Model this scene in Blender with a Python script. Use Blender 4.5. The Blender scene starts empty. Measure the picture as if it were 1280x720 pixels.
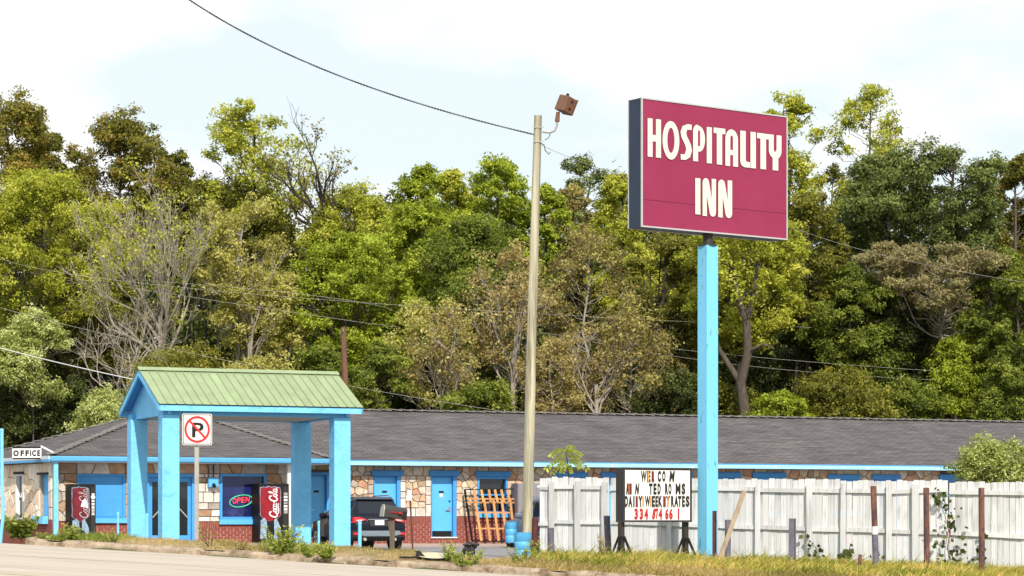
import bpy, math, random
import numpy as np
from mathutils import Vector, Matrix
sc = bpy.context.scene
R = math.radians
rng = np.random.default_rng(7)
rnd = random.Random(7)

# ------------------------------------------------------------------ camera, sky, sun, exposure
F = 3000.0            # focal length in pixels of the 1280 px wide photograph
ZC = 0.66             # eye height above the motel's door sills
HZ = 648.0            # horizon row
cam_d = bpy.data.cameras.new('camera')
cam_d.sensor_width = 36.0
cam_d.lens = 36.0 * F / 1280.0
cam_d.shift_y = (HZ - 360.0) / 1280.0
cam_d.clip_end = 4000.0
cam_d.clip_start = 0.5
cam = bpy.data.objects.new('camera', cam_d)
cam.location = (0, 0, ZC)
cam.rotation_euler = (R(90), 0, 0)
sc.collection.objects.link(cam)
sc.camera = cam

SUN_EL, SUN_AZ = 39.0, 13.0     # azimuth: degrees to the right of straight behind the camera
to_sun = Vector((math.sin(R(SUN_AZ)) * math.cos(R(SUN_EL)), -math.cos(R(SUN_AZ)) * math.cos(R(SUN_EL)), math.sin(R(SUN_EL))))
sun_d = bpy.data.lights.new('sun', 'SUN')
sun_d.energy = 4.7
sun_d.angle = R(0.5)
sun_d.color = (1.0, 0.94, 0.84)
sun = bpy.data.objects.new('sun', sun_d)
sun.rotation_euler = (-to_sun).to_track_quat('-Z', 'Y').to_euler()
sun.location = (20, -20, 60)
sc.collection.objects.link(sun)

w = bpy.data.worlds.new('World')
sc.world = w
w.use_nodes = True
nt = w.node_tree
bg = nt.nodes['Background']
sky = nt.nodes.new('ShaderNodeTexSky')
sky.sky_type = 'NISHITA'
sky.sun_disc = False
sky.sun_elevation = R(SUN_EL)
sky.sun_rotation = R(180.0 - SUN_AZ)
sky.air_density = 1.0
sky.dust_density = 2.0
tc = nt.nodes.new('ShaderNodeTexCoord')
mp = nt.nodes.new('ShaderNodeMapping')
mp.inputs['Scale'].default_value = (1, 1, 2.2)
mp.inputs['Location'].default_value = (0.35, 0.1, 0.55)
nz = nt.nodes.new('ShaderNodeTexNoise')
nz.inputs['Scale'].default_value = 4.6
nz.inputs['Detail'].default_value = 6
nz.inputs['Roughness'].default_value = 0.5
cr = nt.nodes.new('ShaderNodeValToRGB')
cr.color_ramp.elements[0].position = 0.46
cr.color_ramp.elements[0].color = (0.0, 0.0, 0.0, 1)
cr.color_ramp.elements[1].position = 0.57
mx = nt.nodes.new('ShaderNodeMix')
mx.data_type = 'RGBA'
mx.inputs[7].default_value = (10.3, 10.3, 10.2, 1)      # bright cloud
thin = nt.nodes.new('ShaderNodeMix'); thin.data_type = 'RGBA'
thin.inputs[0].default_value = 0.86
thin.inputs[7].default_value = (8.5, 9.5, 9.9, 1)     # thin high veil over the blue
nt.links.new(tc.outputs['Generated'], mp.inputs[0])
nt.links.new(mp.outputs[0], nz.inputs['Vector'])
nt.links.new(nz.outputs[0], cr.inputs[0])
nt.links.new(cr.outputs[0], mx.inputs[0])
nt.links.new(sky.outputs[0], thin.inputs[6])
nt.links.new(thin.outputs[2], mx.inputs[6])
nt.links.new(mx.outputs[2], bg.inputs[0])
bg.inputs[1].default_value = 0.1
sc.view_settings.view_transform = 'Standard'
sc.view_settings.look = 'None'
sc.view_settings.exposure = 0.15
sc.view_settings.gamma = 1.0
sc.cycles.max_bounces = 6
sc.cycles.transparent_max_bounces = 8

# ------------------------------------------------------------------ helpers
WL = {}

def V(px, d, z=0.0):
    return np.array(((px - 640.0) / F * d, d, z))

def P(px, py, d):
    return np.array(((px - 640.0) / F * d, d, ZC + (HZ - py) / F * d))

def zof(py, d):
    return ZC + (HZ - py) / F * d

class Fr:
    """A local frame: a along ex, b along ey, c along ez."""
    def __init__(self, o, ang, toward=True):
        self.o = np.array(o, float)
        self.ex = np.array((math.cos(ang), math.sin(ang), 0))
        self.ey = np.array((math.sin(ang), -math.cos(ang), 0)) if toward else np.array((-math.sin(ang), math.cos(ang), 0))
        self.ez = np.array((0, 0, 1.0))
    def p(self, a, b, c):
        return self.o + a * self.ex + b * self.ey + c * self.ez
    def at(self, a, b, c=0):
        f = Fr(self.p(a, b, c), 0)
        f.ex, f.ey, f.ez = self.ex, self.ey, self.ez
        return f
    def hit(self, px, py=HZ, b=0.0):
        """Where the view line of a pixel meets the frame's plane at offset b: (a, c)."""
        r = np.array(((px - 640.0) / F, 1.0, (HZ - py) / F))
        q = self.o + b * self.ey
        cpos = np.array((0, 0, ZC))
        t = np.dot(q - cpos, self.ey) / np.dot(r, self.ey)
        h = cpos + t * r - self.o
        return float(np.dot(h, self.ex)), float(np.dot(h, self.ez))

WORLD = Fr((0, 0, 0), 0, False)

def tagp(o, label=None, cat=None, group=None, kind=None):
    if label: o['label'] = label
    if cat: o['category'] = cat
    if group: o['group'] = group
    if kind: o['kind'] = kind
    return o

def thing(name, loc, label, cat, group=None):
    o = bpy.data.objects.new(name, None)
    o.empty_display_size = 0.3
    o.location = tuple(loc)
    sc.collection.objects.link(o)
    WL[o.name] = np.array(loc, float)
    return tagp(o, label, cat, group)

def link_mesh(name, me, origin, parent):
    o = bpy.data.objects.new(name, me)
    sc.collection.objects.link(o)
    WL[o.name] = np.array(origin, float)
    if parent is not None:
        o.parent = parent
        o.location = tuple(np.array(origin) - WL[parent.name])
    else:
        o.location = tuple(origin)
    return o

class MB:
    def __init__(self):
        self.v, self.f = [], []
    def add(self, verts, faces):
        n = len(self.v)
        self.v.extend([tuple(map(float, q)) for q in verts])
        self.f.extend([tuple(i + n for i in q) for q in faces])
        return self
    def box(self, fr, a0, a1, b0, b1, c0, c1):
        vs = [fr.p(a, b, c) for c in (c0, c1) for b in (b0, b1) for a in (a0, a1)]
        det = np.dot(np.cross(fr.ex, fr.ey), fr.ez)
        fs = [(0, 2, 3, 1), (4, 5, 7, 6), (0, 1, 5, 4), (2, 6, 7, 3), (0, 4, 6, 2), (1, 3, 7, 5)]
        if det < 0: fs = [q[::-1] for q in fs]
        return self.add(vs, fs)
    def beam(self, p0, p1, wx, wy, up=(0, 0, 1)):
        """A straight bar of rectangular section between two points."""
        p0, p1 = np.array(p0, float), np.array(p1, float)
        d = p1 - p0; d /= np.linalg.norm(d)
        s = np.cross(d, up)
        if np.linalg.norm(s) < 1e-4: s = np.cross(d, (0, 1, 0.01))
        s /= np.linalg.norm(s); t = np.cross(s, d)
        vs = []
        for q in (p0, p1):
            for i, j in ((-1, -1), (1, -1), (1, 1), (-1, 1)):
                vs.append(q + s * i * wx / 2 + t * j * wy / 2)
        return self.add(vs, [(3, 2, 1, 0), (4, 5, 6, 7), (0, 1, 5, 4), (1, 2, 6, 5), (2, 3, 7, 6), (3, 0, 4, 7)])
    def tube(self, pts, rad, n=6, caps=True):
        pts = [np.array(q, float) for q in pts]
        if not hasattr(rad, '__len__'): rad = [rad] * len(pts)
        vs, fs = [], []
        prev = None
        for i, q in enumerate(pts):
            d = pts[min(i + 1, len(pts) - 1)] - pts[max(i - 1, 0)]
            d = d / (np.linalg.norm(d) + 1e-9)
            if prev is None:
                s = np.cross(d, (0, 0, 1.0))
                if np.linalg.norm(s) < 0.05: s = np.cross(d, (0, 1.0, 0))
            else:
                s = prev - d * np.dot(prev, d)
            s /= (np.linalg.norm(s) + 1e-9); prev = s
            t = np.cross(d, s)
            for k in range(n):
                a = 2 * math.pi * k / n
                vs.append(q + rad[i] * (math.cos(a) * s + math.sin(a) * t))
        for i in range(len(pts) - 1):
            for k in range(n):
                k2 = (k + 1) % n
                fs.append((i * n + k, i * n + k2, (i + 1) * n + k2, (i + 1) * n + k))
        if caps:
            fs.append(tuple(range(n))[::-1]); fs.append(tuple((len(pts) - 1) * n + k for k in range(n)))
        return self.add(vs, fs)
    def prism(self, fr, loop, b0, b1, bevel=0.0):
        """A polygon in the frame's (a, c) plane between offsets b0 (back) and b1 (front)."""
        n = len(loop)
        cx = sum(q[0] for q in loop) / n; cy = sum(q[1] for q in loop) / n
        vs = [fr.p(a, b0, c) for a, c in loop]
        if bevel:
            vs += [fr.p(a, b1 - bevel, c) for a, c in loop]
            ins = []
            for a, c in loop:
                L = math.hypot(a - cx, c - cy) + 1e-6
                k = max(0.6, 1 - bevel * 1.3 / L)
                ins.append((cx + (a - cx) * k, cy + (c - cy) * k))
            vs += [fr.p(a, b1, c) for a, c in ins]
        else:
            vs += [fr.p(a, b1, c) for a, c in loop]
        m = len(vs) // n
        fs = [tuple(range((m - 1) * n, m * n)), tuple(range(n))[::-1]]
        for l in range(m - 1):
            for k in range(n):
                k2 = (k + 1) % n
                fs.append((l * n + k, l * n + k2, (l + 1) * n + k2, (l + 1) * n + k))
        return self.add(vs, fs)
    def lathe(self, c, prof, n=16, axis=(0, 0, 1)):
        """prof: (radius, height) pairs round an axis through c."""
        ax = np.array(axis, float); ax /= np.linalg.norm(ax)
        s = np.cross(ax, (0, 1, 0)) if abs(ax[1]) < 0.9 else np.cross(ax, (1, 0, 0))
        s /= np.linalg.norm(s); t = np.cross(ax, s)
        vs, fs = [], []
        for r, h in prof:
            for k in range(n):
                a = 2 * math.pi * k / n
                vs.append(np.array(c) + ax * h + r * (math.cos(a) * s + math.sin(a) * t))
        for i in range(len(prof) - 1):
            for k in range(n):
                k2 = (k + 1) % n
                fs.append((i * n + k, i * n + k2, (i + 1) * n + k2, (i + 1) * n + k))
        fs.append(tuple(range(n))[::-1]); fs.append(tuple((len(prof) - 1) * n + k for k in range(n)))
        return self.add(vs, fs)
    def build(self, name, m, parent=None, smooth=False, bevel=0.0, sharp=35):
        a = np.array(self.v)
        lo, hi = a.min(0), a.max(0)
        org = np.array(((lo[0] + hi[0]) / 2, (lo[1] + hi[1]) / 2, lo[2]))
        me = bpy.data.meshes.new(name)
        me.from_pydata((a - org).tolist(), [], self.f)
        me.materials.append(m)
        if smooth:
            me.polygons.foreach_set('use_smooth', [True] * len(me.polygons))
            me.set_sharp_from_angle(angle=R(sharp))
        me.update()
        o = link_mesh(name, me, org, parent)
        if bevel:
            b = o.modifiers.new('bevel', 'BEVEL'); b.width = bevel; b.segments = 2; b.limit_method = 'ANGLE'
        return o

def fast_mesh(name, verts, nper, m, parent, tint=None, tri=False):
    """Many separate faces of nper corners each, from a numpy array."""
    nv = len(verts); nf = nv // nper
    lo, hi = verts.min(0), verts.max(0)
    org = np.array(((lo[0] + hi[0]) / 2, (lo[1] + hi[1]) / 2, lo[2]))
    me = bpy.data.meshes.new(name)
    me.vertices.add(nv); me.loops.add(nv); me.polygons.add(nf)
    me.vertices.foreach_set('co', (verts - org).astype(np.float32).ravel())
    me.loops.foreach_set('vertex_index', np.arange(nv, dtype=np.int32))
    me.polygons.foreach_set('loop_start', np.arange(0, nv, nper, dtype=np.int32))
    if tint is not None:
        at = me.attributes.new('tint', 'FLOAT', 'FACE')
        at.data.foreach_set('value', tint.astype(np.float32))
    me.materials.append(m)
    me.update(calc_edges=True)
    return link_mesh(name, me, org, parent)

# ------------------------------------------------------------------ materials
def _n(nt, t, **kw):
    n = nt.nodes.new(t)
    for k, v in kw.items(): setattr(n, k, v)
    return n

def srgb(r, g, b):
    f = lambda c: ((c / 255.0 + 0.055) / 1.055) ** 2.4 if c > 10 else c / 255.0 / 12.92
    return (f(r), f(g), f(b))

def mat(name, col, rough=0.7, var=0.12, scale=6.0, bump=0.0, wear=None, wear_at=0.62, wear_soft=0.06, wear_scale=9.0,
        stretch=(1, 1, 1), metal=0.0, spec=0.4, emit=0.0, rand=0.0, coat=0.0):
    m = bpy.data.materials.new(name); m.use_nodes = True
    nt = m.node_tree; b = nt.nodes['Principled BSDF']
    b.inputs['Roughness'].default_value = rough
    b.inputs['Metallic'].default_value = metal
    b.inputs['Specular IOR Level'].default_value = spec
    b.inputs['Coat Weight'].default_value = coat
    tc = _n(nt, 'ShaderNodeTexCoord'); mp = _n(nt, 'ShaderNodeMapping')
    mp.inputs['Scale'].default_value = stretch
    oi = _n(nt, 'ShaderNodeObjectInfo')
    mul = _n(nt, 'ShaderNodeVectorMath', operation='MULTIPLY_ADD')
    cmb = _n(nt, 'ShaderNodeCombineXYZ')
    for i in range(3): nt.links.new(oi.outputs['Random'], cmb.inputs[i])
    mul.inputs[1].default_value = (37.0, 53.0, 71.0)
    nt.links.new(cmb.outputs[0], mul.inputs[0]); nt.links.new(mp.outputs[0], mul.inputs[2])
    nt.links.new(tc.outputs['Object'], mp.inputs[0])
    n1 = _n(nt, 'ShaderNodeTexNoise'); n1.inputs['Scale'].default_value = scale; n1.inputs['Detail'].default_value = 5; n1.inputs['Roughness'].default_value = 0.6
    nt.links.new(mul.outputs[0], n1.inputs['Vector'])
    cr = _n(nt, 'ShaderNodeValToRGB')
    e = cr.color_ramp.elements
    e[0].position, e[1].position = 0.3, 0.72
    e[0].color = (*[c * (1 - var) for c in col], 1); e[1].color = (*[min(1, c * (1 + var)) for c in col], 1)
    nt.links.new(n1.outputs[0], cr.inputs[0])
    out = cr.outputs[0]
    if rand:
        hsv = _n(nt, 'ShaderNodeHueSaturation')
        mr = _n(nt, 'ShaderNodeMapRange'); mr.inputs[3].default_value = 1 - rand; mr.inputs[4].default_value = 1 + rand
        nt.links.new(oi.outputs['Random'], mr.inputs[0]); nt.links.new(mr.outputs[0], hsv.inputs['Value'])
        nt.links.new(out, hsv.inputs['Color']); out = hsv.outputs[0]
    if wear is not None:
        n2 = _n(nt, 'ShaderNodeTexNoise'); n2.inputs['Scale'].default_value = wear_scale; n2.inputs['Detail'].default_value = 7; n2.inputs['Roughness'].default_value = 0.68
        nt.links.new(mul.outputs[0], n2.inputs['Vector'])
        r2 = _n(nt, 'ShaderNodeValToRGB'); r2.color_ramp.elements[0].position = wear_at; r2.color_ramp.elements[1].position = wear_at + wear_soft
        nt.links.new(n2.outputs[0], r2.inputs[0])
        mxx = _n(nt, 'ShaderNodeMix', data_type='RGBA')
        nt.links.new(r2.outputs[0], mxx.inputs[0]); nt.links.new(out, mxx.inputs[6]); mxx.inputs[7].default_value = (*wear, 1)
        out = mxx.outputs[2]
    nt.links.new(out, b.inputs['Base Color'])
    if bump:
        bp = _n(nt, 'ShaderNodeBump'); bp.inputs['Strength'].default_value = bump; bp.inputs['Distance'].default_value = 0.02
        n3 = _n(nt, 'ShaderNodeTexNoise'); n3.inputs['Scale'].default_value = scale * 4; n3.inputs['Detail'].default_value = 4
        nt.links.new(mul.outputs[0], n3.inputs['Vector'])
        nt.links.new(n3.outputs[0], bp.inputs['Height']); nt.links.new(bp.outputs[0], b.inputs['Normal'])
    if emit:
        b.inputs['Emission Color'].default_value = (*col, 1); b.inputs['Emission Strength'].default_value = emit
    return m

def stone_mat(name, stops, rough=0.85, lo=0.62):
    """One colour per stone, taken from the stops, with mottling and darker veins."""
    m = bpy.data.materials.new(name); m.use_nodes = True
    nt = m.node_tree; b = nt.nodes['Principled BSDF']; b.inputs['Roughness'].default_value = rough
    oi = _n(nt, 'ShaderNodeObjectInfo'); cr = _n(nt, 'ShaderNodeValToRGB'); cr.color_ramp.interpolation = 'CONSTANT'
    e = cr.color_ramp.elements
    for i, c in enumerate(stops):
        el = e[i] if i < 2 else e.new(i / len(stops))
        el.position = i / len(stops); el.color = (*c, 1)
    nt.links.new(oi.outputs['Random'], cr.inputs[0])
    tc = _n(nt, 'ShaderNodeTexCoord')
    n1 = _n(nt, 'ShaderNodeTexNoise', noise_dimensions='4D'); n1.inputs['Scale'].default_value = 5; n1.inputs['Detail'].default_value = 7; n1.inputs['Roughness'].default_value = 0.65
    ml = _n(nt, 'ShaderNodeMath', operation='MULTIPLY'); ml.inputs[1].default_value = 50
    nt.links.new(oi.outputs['Random'], ml.inputs[0]); nt.links.new(ml.outputs[0], n1.inputs['W'])
    nt.links.new(tc.outputs['Object'], n1.inputs['Vector'])
    r2 = _n(nt, 'ShaderNodeValToRGB'); r2.color_ramp.elements[0].position = 0.32; r2.color_ramp.elements[1].position = 0.68
    r2.color_ramp.elements[0].color = (lo, lo * .94, lo * .89, 1); r2.color_ramp.elements[1].color = (1.25, 1.22, 1.2, 1)
    nt.links.new(n1.outputs[0], r2.inputs[0])
    mm = _n(nt, 'ShaderNodeMix', data_type='RGBA', blend_type='MULTIPLY'); mm.inputs[0].default_value = 0.85
    nt.links.new(cr.outputs[0], mm.inputs[6]); nt.links.new(r2.outputs[0], mm.inputs[7])
    nt.links.new(mm.outputs[2], b.inputs['Base Color'])
    bp = _n(nt, 'ShaderNodeBump'); bp.inputs['Strength'].default_value = 0.5; bp.inputs['Distance'].default_value = 0.03
    nt.links.new(n1.outputs[0], bp.inputs['Height']); nt.links.new(bp.outputs[0], b.inputs['Normal'])
    return m

def leaf_mat(name, dark, mid, light, trans=0.42, rough=0.55):
    """Leaf colour by each leaf's own tint value; light passes through the leaf."""
    m = bpy.data.materials.new(name); m.use_nodes = True
    nt = m.node_tree; b = nt.nodes['Principled BSDF']; out = nt.nodes['Material Output']
    at = _n(nt, 'ShaderNodeAttribute', attribute_name='tint')
    cr = _n(nt, 'ShaderNodeValToRGB'); e = cr.color_ramp.elements
    e[0].color = (*dark, 1); e[1].color = (*light, 1); k = e.new(0.5); k.color = (*mid, 1)
    nt.links.new(at.outputs['Fac'], cr.inputs[0])
    nt.links.new(cr.outputs[0], b.inputs['Base Color'])
    b.inputs['Roughness'].default_value = rough; b.inputs['Specular IOR Level'].default_value = 0.25
    tr = _n(nt, 'ShaderNodeBsdfTranslucent'); ms = _n(nt, 'ShaderNodeMixShader'); ms.inputs[0].default_value = trans
    nt.links.new(cr.outputs[0], tr.inputs['Color'])
    nt.links.new(b.outputs[0], ms.inputs[1]); nt.links.new(tr.outputs[0], ms.inputs[2]); nt.links.new(ms.outputs[0], out.inputs['Surface'])
    return m

M = {}
BLUE = (0.13, 0.47, 0.83)
M['blue'] = mat('sky_blue_paint', (0.18, 0.54, 0.87), 0.7, 0.10, 2.5, 0.9, wear=(0.08, 0.34, 0.63), wear_at=0.54, wear_soft=0.25, wear_scale=2.2)
M['blue_post'] = mat('sign_post_blue_paint', (0.17, 0.52, 0.78), 0.5, 0.06, 2.0, 0.1, wear=(0.06, 0.17, 0.24), wear_at=0.61, wear_soft=0.08, wear_scale=8, stretch=(1, 1, 0.3))
M['blue_trim'] = mat('mid_blue_trim_paint', (0.055, 0.30, 0.66), 0.5, 0.08, 4, 0.05)
M['blue_door'] = mat('door_blue_paint', (0.10, 0.42, 0.78), 0.45, 0.04, 3, 0.05)
M['fascia'] = mat('pale_blue_fascia_paint', (0.30, 0.62, 0.82), 0.5, 0.08, 1.5, 0.0, wear=(0.5, 0.7, 0.8), wear_at=0.6, wear_scale=2)
M['gutter'] = mat('gutter_blue_paint', (0.085, 0.33, 0.62), 0.4, 0.08, 2, 0)
M['barrel'] = mat('barrel_blue_plastic', (0.09, 0.38, 0.66), 0.4, 0.12, 5, 0.05, wear=(0.25, 0.5, 0.66), wear_at=0.6, wear_soft=0.1)
M['metal_roof'] = mat('pale_green_metal', (0.26, 0.325, 0.175), 0.5, 0.12, 2, 0, rand=0.06, wear=(0.30, 0.34, 0.22), wear_at=0.6, wear_soft=0.15)
M['green_trim'] = mat('dark_green_edge', (0.06, 0.10, 0.08), 0.6, 0.1)
M['soffit'] = mat('beige_soffit', (0.42, 0.36, 0.29), 0.8, 0.1, 3)
M['white_paint'] = mat('white_paint', (0.72, 0.72, 0.70), 0.6, 0.05, 3, 0)
M['offwhite'] = mat('off_white_board', (0.66, 0.66, 0.64), 0.6, 0.06, 3, 0)
M['black'] = mat('black_paint', (0.011, 0.010, 0.010), 0.55, 0.2, 4, 0, spec=0.2)
M['rubber'] = mat('black_rubber', (0.012, 0.012, 0.012), 0.85, 0.2, 9, 0)
M['mortar'] = mat('stone_mortar', (0.16, 0.125, 0.10), 0.95, 0.2, 9, 0.2)
M['mortar_pale'] = mat('pale_stone_mortar', (0.40, 0.31, 0.23), 0.95, 0.2, 9, 0.2)
M['brick_mortar'] = mat('brick_mortar', (0.46, 0.29, 0.24), 0.95, 0.15, 9, 0.1)
M['stone'] = stone_mat('fieldstone', [(0.52, 0.40, 0.28), (0.60, 0.50, 0.40), (0.48, 0.27, 0.17), (0.64, 0.58, 0.50), (0.40, 0.30, 0.21), (0.62, 0.44, 0.31), (0.44, 0.39, 0.35), (0.56, 0.36, 0.24), (0.60, 0.52, 0.38)])
M['stone_office'] = stone_mat('cut_sandstone', [(0.42, 0.29, 0.19), (0.56, 0.50, 0.43), (0.40, 0.24, 0.14), (0.58, 0.53, 0.47), (0.38, 0.34, 0.31), (0.48, 0.32, 0.2)])
M['stone_pale'] = stone_mat('pale_flagstone', [(0.74, 0.62, 0.46), (0.78, 0.68, 0.54), (0.72, 0.56, 0.42), (0.80, 0.73, 0.62), (0.66, 0.55, 0.44)], lo=0.8)
M['quoin'] = stone_mat('white_limestone', [(0.66, 0.61, 0.55), (0.72, 0.66, 0.6), (0.62, 0.56, 0.50)])
M['brick'] = mat('red_brick', (0.25, 0.058, 0.042), 0.85, 0.35, 14, 0.2, wear=(0.20, 0.05, 0.04), wear_at=0.55, wear_soft=0.1, wear_scale=6)
M['concrete'] = mat('worn_concrete', (0.32, 0.25, 0.18), 0.9, 0.3, 5, 0.5, wear=(0.12, 0.075, 0.04), wear_at=0.47, wear_soft=0.16, wear_scale=3)
M['walk'] = mat('walkway_concrete', (0.34, 0.26, 0.23), 0.9, 0.15, 2, 0.1)
M['asphalt_lot'] = mat('lot_asphalt', (0.20, 0.195, 0.20), 0.9, 0.15, 1.3, 0.15, wear=(0.28, 0.27, 0.26), wear_at=0.6, wear_soft=0.2, wear_scale=0.6)
M['road'] = mat('sun_bleached_road', (0.45, 0.385, 0.315), 0.9, 0.12, 1.6, 0.4, wear=(0.34, 0.29, 0.24), wear_at=0.5, wear_soft=0.12, wear_scale=0.8, stretch=(0.25, 1.2, 1))
M['road_white'] = mat('worn_white_road_paint', (0.60, 0.55, 0.49), 0.8, 0.08, 3, 0.1, wear=(0.45, 0.40, 0.34), wear_at=0.5, wear_soft=0.12, wear_scale=4)
M['road_yellow'] = mat('worn_yellow_road_paint', (0.56, 0.42, 0.20), 0.8, 0.08, 3, 0.1, wear=(0.45, 0.38, 0.3), wear_at=0.5, wear_soft=0.12, wear_scale=4)
M['soil'] = mat('dry_bank_soil', (0.30, 0.21, 0.11), 0.95, 0.35, 3, 0.5, wear=(0.17, 0.14, 0.05), wear_at=0.5, wear_soft=0.15, wear_scale=2)
M['earth'] = mat('grassy_earth', (0.08, 0.09, 0.03), 0.95, 0.3, 0.6, 0.2)
M['glass_dark'] = mat('dark_window_glass', (0.012, 0.016, 0.02), 0.06, 0.3, 3, 0, spec=0.6)
M['glass_blue'] = mat('tinted_office_glass', (0.012, 0.018, 0.10), 0.07, 0.6, 1.2, 0, spec=0.5, wear=(0.06, 0.07, 0.26), wear_at=0.55, wear_soft=0.2, wear_scale=1.4)
M['curtain'] = mat('grey_curtain', (0.20, 0.19, 0.18), 0.9, 0.3, 12, 0, stretch=(1, 1, 0.1))
M['metal_grey'] = mat('galvanised_steel', (0.36, 0.35, 0.33), 0.5, 0.15, 8, 0, metal=0.3)
M['door_metal'] = mat('brushed_hardware', (0.5, 0.5, 0.48), 0.3, 0.1, 8, 0, metal=0.8)
M['bark'] = mat('brown_bark', (0.085, 0.066, 0.05), 0.95, 0.4, 9, 0.6, stretch=(1, 1, 0.25))
M['bark_dark'] = mat('dark_bark', (0.035, 0.028, 0.022), 0.95, 0.4, 9, 0.6, stretch=(1, 1, 0.25))
M['bark_grey'] = mat('pale_grey_bark', (0.30, 0.26, 0.21), 0.9, 0.25, 9, 0.4, stretch=(1, 1, 0.25))
M['pole_wood'] = mat('weathered_pole_wood', (0.42, 0.385, 0.28), 0.9, 0.35, 9, 0.6, wear=(0.17, 0.155, 0.09), wear_at=0.50, wear_soft=0.14, wear_scale=5, stretch=(1, 1, 0.06))
M['pole_red'] = mat('reddish_pole_wood', (0.16, 0.075, 0.05), 0.9, 0.3, 8, 0.5, stretch=(1, 1, 0.1))
M['plank'] = mat('raw_grey_plank', (0.27, 0.205, 0.14), 0.85, 0.25, 8, 0.3, stretch=(1, 1, 0.1))
M['slat'] = mat('new_orange_pine', (0.50, 0.24, 0.09), 0.7, 0.2, 6, 0.1, rand=0.15)
M['rust'] = mat('rusty_steel', (0.17, 0.075, 0.05), 0.9, 0.4, 7, 0.3, wear=(0.06, 0.04, 0.045), wear_at=0.46, wear_soft=0.15, stretch=(1, 1, 0.4))
M['maroon'] = mat('maroon_painted_steel', (0.085, 0.022, 0.018), 0.7, 0.3, 7, 0.2)
M['purple_steel'] = mat('grey_violet_steel', (0.12, 0.11, 0.15), 0.7, 0.3, 9, 0.3, wear=(0.3, 0.28, 0.3), wear_at=0.68, wear_soft=0.04, wear_scale=12)
M['sign_red'] = mat('crimson_sign_face', (0.245, 0.017, 0.062), 0.4, 0.05, 1.2, 0, wear=(0.275, 0.024, 0.078), wear_at=0.5, wear_soft=0.3, wear_scale=0.6)
M['sign_navy'] = mat('navy_sign_cabinet', (0.018, 0.03, 0.06), 0.5, 0.15, 3, 0)
M['sign_alu'] = mat('aluminium_trim', (0.50, 0.50, 0.50), 0.4, 0.08, 6, 0, metal=0.3)
M['letter_cream'] = mat('cream_vinyl_letter', (0.64, 0.61, 0.53), 0.5, 0.03, 2, 0)
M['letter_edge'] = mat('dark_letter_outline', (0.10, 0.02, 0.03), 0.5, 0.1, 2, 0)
M['sign_white'] = mat('marquee_white_panel', (0.74, 0.73, 0.70), 0.5, 0.05, 3, 0)
M['bronze'] = mat('dark_bronze_cabinet', (0.035, 0.028, 0.024), 0.5, 0.2, 4, 0)
M['letter_black'] = mat('black_letter_plastic', (0.015, 0.014, 0.014), 0.5, 0.1, 3, 0)
M['script_faded'] = mat('faded_script_print', (0.34, 0.31, 0.31), 0.5, 0.2, 9, 0)
M['letter_red'] = mat('red_letter_plastic', (0.42, 0.014, 0.02), 0.45, 0.1, 3, 0)
M['letter_orange'] = mat('faded_orange_plastic', (0.66, 0.28, 0.07), 0.5, 0.1, 3, 0)
M['letter_maroon'] = mat('dark_red_plastic', (0.20, 0.02, 0.02), 0.5, 0.1, 3, 0)
M['coke_red_old'] = mat('faded_soda_red_panel', (0.13, 0.010, 0.018), 0.35, 0.4, 6, 0)
M['coke_red'] = mat('soda_red_panel', (0.25, 0.010, 0.018), 0.35, 0.25, 5, 0)
M['coke_white'] = mat('soda_white_script', (0.75, 0.75, 0.75), 0.4, 0.05, 5, 0)
M['ice'] = mat('ice_blue_print', (0.22, 0.32, 0.42), 0.4, 0.5, 9, 0, wear=(0.5, 0.58, 0.64), wear_at=0.56, wear_soft=0.08, wear_scale=14)
M['red_sign'] = mat('prohibition_red', (0.62, 0.02, 0.02), 0.4, 0.05, 3, 0)
M['neon_red'] = mat('red_neon_tube', (1.0, 0.05, 0.05), 0.4, 0.0, 3, 0, emit=1.0)
M['neon_green'] = mat('green_neon_tube', (0.05, 0.45, 0.25), 0.4, 0.0, 3, 0, emit=0.45)
M['car_navy'] = mat('dark_navy_car_paint', (0.004, 0.006, 0.014), 0.28, 0.1, 2, 0, spec=0.22, coat=0.15)
M['car_grey'] = mat('blue_grey_car_paint', (0.13, 0.145, 0.20), 0.3, 0.05, 2, 0, spec=0.35, coat=0.4)
M['car_trim'] = mat('black_plastic_trim', (0.016, 0.016, 0.018), 0.6, 0.1, 5, 0)
M['car_silver'] = mat('silver_bumper_insert', (0.22, 0.27, 0.31), 0.4, 0.08, 5, 0, metal=0.3)
M['car_glass'] = mat('tinted_car_glass', (0.010, 0.014, 0.02), 0.06, 0.1, 5, 0, spec=0.45)
M['tail_red'] = mat('red_lamp_lens', (0.50, 0.012, 0.02), 0.15, 0.1, 9, 0, spec=0.7)
M['tail_white'] = mat('clear_lamp_lens', (0.6, 0.55, 0.55), 0.15, 0.1, 9, 0, spec=0.7)
M['chrome'] = mat('chrome_strip', (0.6, 0.6, 0.6), 0.15, 0.05, 5, 0, metal=1.0)
M['plate'] = mat('licence_plate', (0.62, 0.64, 0.68), 0.5, 0.05, 5, 0)
M['grey_panel'] = mat('mauve_grey_sheet_metal', (0.22, 0.20, 0.22), 0.6, 0.06, 2, 0)
M['mail_grey'] = mat('dull_grey_mailbox_metal', (0.036, 0.032, 0.032), 0.45, 0.2, 8, 0.05)
M['dark_wood'] = mat('old_dark_post_wood', (0.11, 0.085, 0.065), 0.95, 0.35, 9, 0.4, stretch=(1, 1, 0.1))
M['brown_lamp'] = mat('brown_floodlight_paint', (0.15, 0.072, 0.042), 0.5, 0.15, 8, 0, wear=(0.12, 0.05, 0.03), wear_at=0.6)
M['cream'] = mat('cream_sheet_metal', (0.52, 0.44, 0.30), 0.6, 0.08, 4, 0)
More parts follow.
